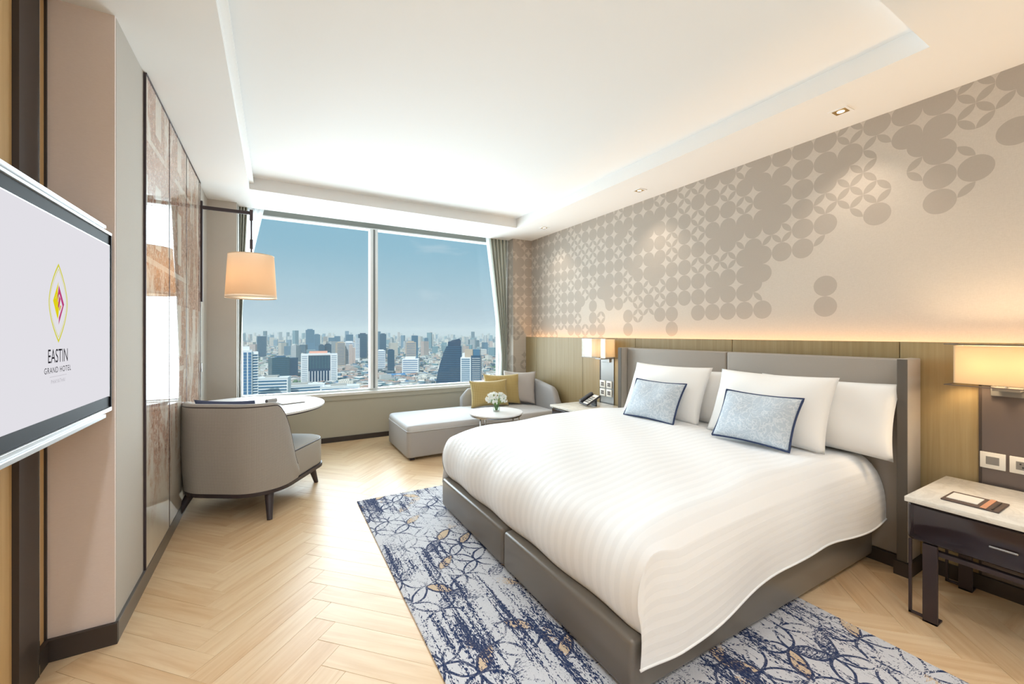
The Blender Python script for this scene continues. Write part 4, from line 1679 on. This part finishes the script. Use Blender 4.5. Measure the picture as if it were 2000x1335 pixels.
# 1 white and blue tower at the window's left edge
t, w = frame_of('tower_block', 'white tower with blue glazed grid at the edge of the window beside the pillar', 452, 500, 620, 26)
h = top_z(683, 620) - GZ
bx('body', -w / 2, w * .28, -12, 12, 0, h, M['tower_white'], t, bevel=0)
bx('balcony_core', w * .28, w / 2, -9, 12, 0, h - 3, M['tower_white'], t, bevel=0)
bx('roof_house', -w * .2, w * .2, -6, 6, h, h + 5, M['tower_white'], t, bevel=0)
wm = MB().box(-1.9, 1.9, -.4, .1, -1.75, 1.75).mesh('window', M['tower_glass'])
windows(t, wm, w * .78, -12.1, h - 92, h - 3, 5, 20)
for o in [q for q in t.children if q.name.startswith('window')]:
    o.location.x -= w * .11
mb = MB()
slab = MB().box(-w * .11, w * .11, -1.2, 0, -.5, .5).mesh('balcony', M['tower_white'])
dk = MB().box(-w * .08, w * .08, -.3, 0, -1.0, 1.0).mesh('balcony_window', M['tower_slate'])
for j in range(22):
    inst('balcony', slab, t, (w * .39, -9, h - 6 - j * 4))
    inst('balcony_window', dk, t, (w * .39, -9, h - 8 - j * 4))

# 2 teal office block
t, w = frame_of('office_block', 'dark teal office block left of the white framed block', 530, 577, 1150, 34, math.radians(18))
h = top_z(697, 1150) - GZ
bx('body', -w * .5, w * .16, -16, 16, 0, h, M['tower_teal'], t, bevel=0)
bx('side_block', w * .16, w * .5, -14, 18, 0, h - 2, M['tower_dark'], t, bevel=0)
bm_ = MB().box(-w * .31, w * .31, -.4, 0, -.45, .45).mesh('spandrel', M['tower_slate'])
for j in range(14):
    inst('spandrel', bm_, t, (-w * .17, -16, h - 6 - j * 5.2))
bx('roof_plant', -w * .3, w * .05, -8, 8, h, h + 4, M['tower_slate'], t, bevel=0)

# 3 white framed block with blue glass
t, w = frame_of('office_block', 'white framed office block with dark blue glass and a rooftop sign', 592, 656, 1050, 40)
h = top_z(689, 1050) - GZ
bx('frame', -w / 2, -w * .30, -18, 18, 0, h - 2, M['tower_white'], t, bevel=0)
bx('frame', w * .30, w / 2, -18, 18, 0, h - 2, M['tower_white'], t, bevel=0)
bx('frame', -w * .30, w * .30, -18, 18, h - 5, h, M['tower_white'], t, bevel=0)
bx('core', -w * .30, w * .30, -16, 17, 0, h - 5, M['tower_navy'], t, bevel=0)
wm = MB().box(-2.6, 2.6, -.3, .1, -1.5, 1.5).mesh('window', M['tower_teal'])
windows(t, wm, w * .58, -16.1, h - 38, h - 6, 7, 8)
fm = MB().box(-.9, .9, -1.2, 0, -22, 22).mesh('fin', M['tower_white'])
for i in range(8):
    inst('fin', fm, t, (-w * .28 + w * .56 * i / 7, -16, h - 66))
sl = MB().box(-w * .07, w * .07, -.3, 0, -.5, .5).mesh('slot_window', M['tower_slate'])
for s in (-1, 1):
    for j in range(16):
        inst('slot_window', sl, t, (s * w * .40, -18, h - 7 - j * 4.6))
bx('rooftop_sign', -w * .28, w * .22, -10, -8, h, h + 5.5, M['sign_pink'], t, bevel=0)

# 4..12 slimmer towers further out
slim = [(504, 519, 656, 2100, 'tower_dark', 'slim dark tower standing alone near the drum lamp'),
        (598, 613, 644, 2600, 'tower_slate', 'tallest slim blue tower on the skyline'),
        (614, 624, 653, 2900, 'tower_slate', 'pale blue tower just behind the tallest slim one'),
        (632, 639, 657, 3000, 'tower_beige', 'thin pale tower on the skyline'),
        (623, 634, 674, 1700, 'tower_dark', 'low dark slab pair, wider half'), (635, 646, 672, 1720, 'tower_navy', 'low dark slab pair, taller half'),
        (657, 672, 669, 1600, 'tower_beige', 'brown grey apartment slab beside the white ribbed tower'), (673, 691, 668, 1640, 'tower_white', 'white ribbed tower beside the brown slab'),
        (642, 653, 659, 2700, 'tower_slate', 'stepped blue tower left of the brown slab'), (654, 664, 656, 2800, 'tower_slate', 'blue tower behind the brown slab'),
        (676, 689, 653, 2500, 'tower_slate', 'blue glass tower left of the dark mullion tower'),
        (701, 717, 652, 1900, 'tower_navy', 'dark tower touching the window mullion'),
        (694, 702, 660, 1800, 'tower_white', 'pale tower tucked left of the dark mullion tower'),
        (738, 743, 647, 2400, 'tower_slate', 'needle tower right beside the window mullion'), (742, 754, 652, 1950, 'tower_dark', 'dark tower right of the window mullion'),
        (757, 770, 683, 1300, 'tower_dark', 'short dark slab in front of the pale blocks'),
        (737, 752, 684, 1400, 'tower_white', 'white apartment block right of the mullion'),
        (793, 812, 668, 1500, 'tower_beige', 'beige stepped tower in the middle of the right pane'), (804, 816, 655, 1800, 'tower_slate', 'bluish tower behind the beige stepped one'),
        (829, 836, 660, 2600, 'tower_slate', 'small blue tower left of the big dark tower'),
        (787, 818, 700, 1250, 'tower_white', 'low white block with blue stripes below the beige tower')]
for a, b_, yt, ds, mt, lab in slim:
    t, w = frame_of('tower_block', lab, a, b_, ds, w if False else 24, rc.uniform(-.25, .25))
    h = top_z(yt, ds) - GZ
    bx('body', -w / 2, w / 2, -w * .45, w * .45, 0, h, M[mt], t, bevel=0)
    if rc.random() < .7:
        bx('crown', -w * .32, w * .3, -w * .3, w * .3, h, h + w * .12, M[mt], t, bevel=0)
    bm_ = MB().box(-w * .44, w * .44, -.5, 0, -.9, .9).mesh('window_band', M['tower_glass'] if mt in ('tower_white', 'tower_beige') else M['tower_teal'])
    step = 8 if ds > 1800 else 6
    for j in range(int((min(h, 90) - 4) / step)):
        inst('window_band', bm_, t, (0, -w * .45, h - 4 - j * step))

# 13 the big dark glass tower with leaning flank
t, w = frame_of('glass_tower', 'big dark blue glass tower with curved flank in front of the right pane', 850, 901, 1000, 40)
H = top_z(662, 1000) - GZ
px = lambda p: (p - 875.5) / 811 * 1000
zz = lambda q: top_z(q, 1000) - GZ
prof = [(px(851), 0), (px(852.5), zz(745)), (px(855), zz(728)), (px(860), zz(708)), (px(866), zz(690)), (px(872), zz(676)), (px(875), zz(675)), (px(875), zz(667)), (px(880), zz(666)), (px(883), zz(664)),
        (px(897), zz(661)), (px(900), zz(666)), (px(899), zz(675)), (px(901), zz(676)), (px(901), 0)]
mb = MB()
n = len(prof)
mb.v += [(x, -16, z) for x, z in prof] + [(x, 18, z) for x, z in prof]
mb.f.append(tuple(reversed(range(n))))
mb.f.append(tuple(range(n, 2 * n)))
for i in range(n):
    j = (i + 1) % n
    mb.f.append((i, j, n + j, n + i))
mb.build('body', M['tower_navy'], t, fix=True)
for j in range(26):
    q = H - 18 - j * 4.4
    if q < 3:
        break
    # width of the profile at this height
    xl = px(851)
    for (x0, z0), (x1, z1) in zip(prof[:6], prof[1:7]):
        if z0 <= q <= z1 and z1 > z0:
            xl = x0 + (x1 - x0) * (q - z0) / (z1 - z0)
    MB().box(xl + .8, px(900.3), -16.6, -16, q - .45, q + .45).build('floor_band', M['tower_slate'], t)

# 14 white balcony tower beside it
t, w = frame_of('apartment_tower', 'white balconied tower with brown crown right of the dark glass tower', 901, 940, 900, 30, math.radians(-8))
h = top_z(697, 900) - GZ
bx('body', -w / 2, w * .02, -12, 12, 0, h, M['tower_white'], t, bevel=0)
bx('side_wing', w * .02, w / 2, -11, 12, 0, h + 4, M['tower_dark'], t, bevel=0)
bx('crown', -w * .3, w * .1, -8, 8, h, h + 17, M['tower_beige'], t, bevel=0)
bx('crown', w * .12, w * .45, -9, 8, h + 4, h + 17, M['tower_slate'], t, bevel=0)
bx('crown_frame', -w * .42, -w * .3, -9, 8, h, h + 9, M['tower_white'], t, bevel=0)
slab = MB().box(-w * .2, w * .2, -1.5, 0, -.6, .6).mesh('balcony', M['tower_white'])
dk = MB().box(-w * .07, w * .07, -.3, 0, -1.1, 1.1).mesh('window', M['tower_slate'])
sw = MB().box(-w * .2, w * .2, -1.2, 0, -.5, .5).mesh('balcony', M['tower_white'])
for j in range(18):
    for s in (-.38, -.24, -.10):
        inst('window', dk, t, (w * s, -12, h - 4 - j * 4.2))
    inst('balcony', sw, t, (w * .27, -11, h - 2 - j * 4.2))

# 15 low white buildings in front
lows = [(508, 562, 736, 700, 'white angular low building with dark window strips below the tower', 'tower_white', 5),
        (545, 628, 750, 760, 'wide pale roofed hall below the white framed block', 'tower_white', 2),
        (630, 700, 752, 780, 'white striped low building near the sill', 'tower_white', 4),
        (757, 790, 730, 1180, 'low hall with bright blue roof right of the mullion', 'roof', 1)]
for a, b_, yt, ds, lab, mt, rows in lows:
    t, w = frame_of('low_building', lab, a, b_, ds, 30, rc.uniform(-.2, .2))
    h = max(8, top_z(yt, ds) - GZ)
    if mt == 'roof':
        bx('body', -w / 2, w / 2, -14, 14, 0, h - 2, FAC[2], t, bevel=0)
        mb = MB()
        mb.poly([(-w / 2 - 1, -15, h - 2), (w / 2 + 1, -15, h - 2), (w / 2 + 1, 0, h + 2), (-w / 2 - 1, 0, h + 2)])
        mb.poly([(-w / 2 - 1, 0, h + 2), (w / 2 + 1, 0, h + 2), (w / 2 + 1, 15, h - 2), (-w / 2 - 1, 15, h - 2)])
        mb.build('roof', ROOFS[3], t)
        continue
    bx('body', -w / 2, w / 2, -16, 16, 0, h, M[mt], t, bevel=0)
    bx('roof_house', -w * .25, w * .15, -8, 8, h, h + 3, ROOFS[1], t, bevel=0)
    bx('parapet', -w / 2, w / 2, -16.5, -16, h - 1, h + 1, M['tower_white'], t, bevel=0)
    bm_ = MB().box(-w * .46, w * .46, -.6, 0, -1.1, 1.1).mesh('window_strip', M['tower_slate'])
    for j in range(rows * 2):
        inst('window_strip', bm_, t, (0, -16, h - 5 - j * 5))

# elevated road
rd = thing('elevated_road', 'elevated concrete road running between the blocks in the right pane', 'road', (0, 0, 0))
p0, p1 = ground_pt(778, 1500), ground_pt(850, 1080)
d = (p1 - p0).normalized()
s = Vector((-d.y, d.x, 0)) * 9
z = GZ + 14
MB().prism([(q.x, q.y) for q in (p0 + s, p0 - s, p1 - s, p1 + s)], z, z + 3).build('deck', ROOFS[1], rd, fix=True)
for k in range(7):
    q = p0.lerp(p1, (k + .5) / 7)
    MB().box(q.x - 2, q.x + 2, q.y - 2, q.y + 2, GZ, z).build('pier', ROOFS[1], rd)

# the many others: nearest ones each their own object, the rest one mass
cand = []
tries = 0
while len(cand) < 270 and tries < 20000:
    tries += 1
    ds = rc.uniform(830, 2600) ** 1.0
    pxx = rc.uniform(400, 1040)
    p = ground_pt(pxx, ds)
    if not clear_of(p, 16):
        continue
    if any((p - q).length < 24 for q, _ in cand):
        continue
    cand.append((p, ds))
for p, ds in cand:
    hi = rc.random() < .05 and ds > 1600
    me = rc.choice(MIDS if hi else LOW)
    o = inst('city_building', me, None, (p.x, p.y, GZ), (0, 0, -math.atan2(p.x, p.y) + rc.choice((0, .5, -.4, .9))))
    tag(o, 'mid height block among the crowded roofs outside the window' if hi else 'low pale building among the crowded roofs outside the window', 'building',
        'mid height city blocks' if hi else 'low city buildings')

mb = MB()
cmat = []
for ci in range(len(FAC)):
    for i in range(2000):
        ds = 900 + 11000 * rc.random() ** 1.6
        p = ground_pt(rc.uniform(330, 1120), ds)
        if not clear_of(p, 18):
            continue
        r = rc.random()
        hh = rc.uniform(5, 19)
        if r < .05 and ds > 2100:
            hh = rc.uniform(40, 95)
        if r < .014 and ds > 3200:
            hh = rc.uniform(95, 160)
        w, dd = rc.uniform(9, 26), rc.uniform(8, 22)
        if hh > 30:
            w, dd = rc.uniform(22, 44), rc.uniform(18, 34)
        T = Matrix.Translation((p.x, p.y, GZ)) @ Matrix.Rotation(rc.uniform(0, 3), 4, 'Z')
        mb.box(-w / 2, w / 2, -dd / 2, dd / 2, 0, hh, T)
        cmat += [ci, 8 + (0, 1, 2, 0, 1, 1, 2, 0)[ci], ci, ci, ci, ci]
me = mb.mesh('distant_city', FAC[0])
for k in FAC[1:] + ROOFS:
    me.materials.append(k)
me.polygons.foreach_set('material_index', cmat)
o = bpy.data.objects.new('distant_city', me)
link(o)
tag(o, 'mass of small hazy buildings stretching to the horizon', 'buildings', None, 'stuff')

# tree canopy between the roofs
M['canopy'] = plain('canopy', '#5d7a5c', .9)
mb = MB()
for i in range(4200):
    ds = rc.uniform(830, 2800)
    p = ground_pt(rc.uniform(400, 1040), ds)
    if not clear_of(p, 6):
        continue
    r = rc.uniform(3.5, 8)
    hh = rc.uniform(6, 11)
    seg = 7
    n = len(mb.v)
    a0 = rc.uniform(0, 1)
    for rr, zz_ in ((r * .7, hh * .35), (r, hh * .65), (r * .5, hh)):
        for k in range(seg):
            a = 2 * PI * k / seg + a0
            q = rr * rc.uniform(.8, 1.15)
            mb.v.append((p.x + q * math.cos(a), p.y + q * math.sin(a), GZ + zz_ * rc.uniform(.9, 1.1)))
    for k in range(seg):
        j = (k + 1) % seg
        mb.f.append((n + k, n + j, n + seg + j, n + seg + k))
        mb.f.append((n + seg + k, n + seg + j, n + 2 * seg + j, n + 2 * seg + k))
    mb.f.append(tuple(n + 2 * seg + k for k in range(seg)))
o = mb.build('city_trees', M['canopy'])
tag(o, 'dark green tree crowns scattered between the city roofs', 'trees', None, 'stuff')

# haze over the city
_b = MatB('haze')
_v = _b.n.new('ShaderNodeVolumeScatter')
_v.inputs['Color'].default_value = (.78, .92, 1.0, 1)
_v.inputs['Density'].default_value = 1 / 8500
_v.inputs['Anisotropy'].default_value = 0.0
_b.l.new(_v.outputs[0], _b.out.inputs['Volume'])
hz = MB().box(-14000, 20000, 60, 26000, GZ - 1, 260).build('haze', _b.m)
tag(hz, 'blue haze hanging over the city', 'haze', None, 'stuff')
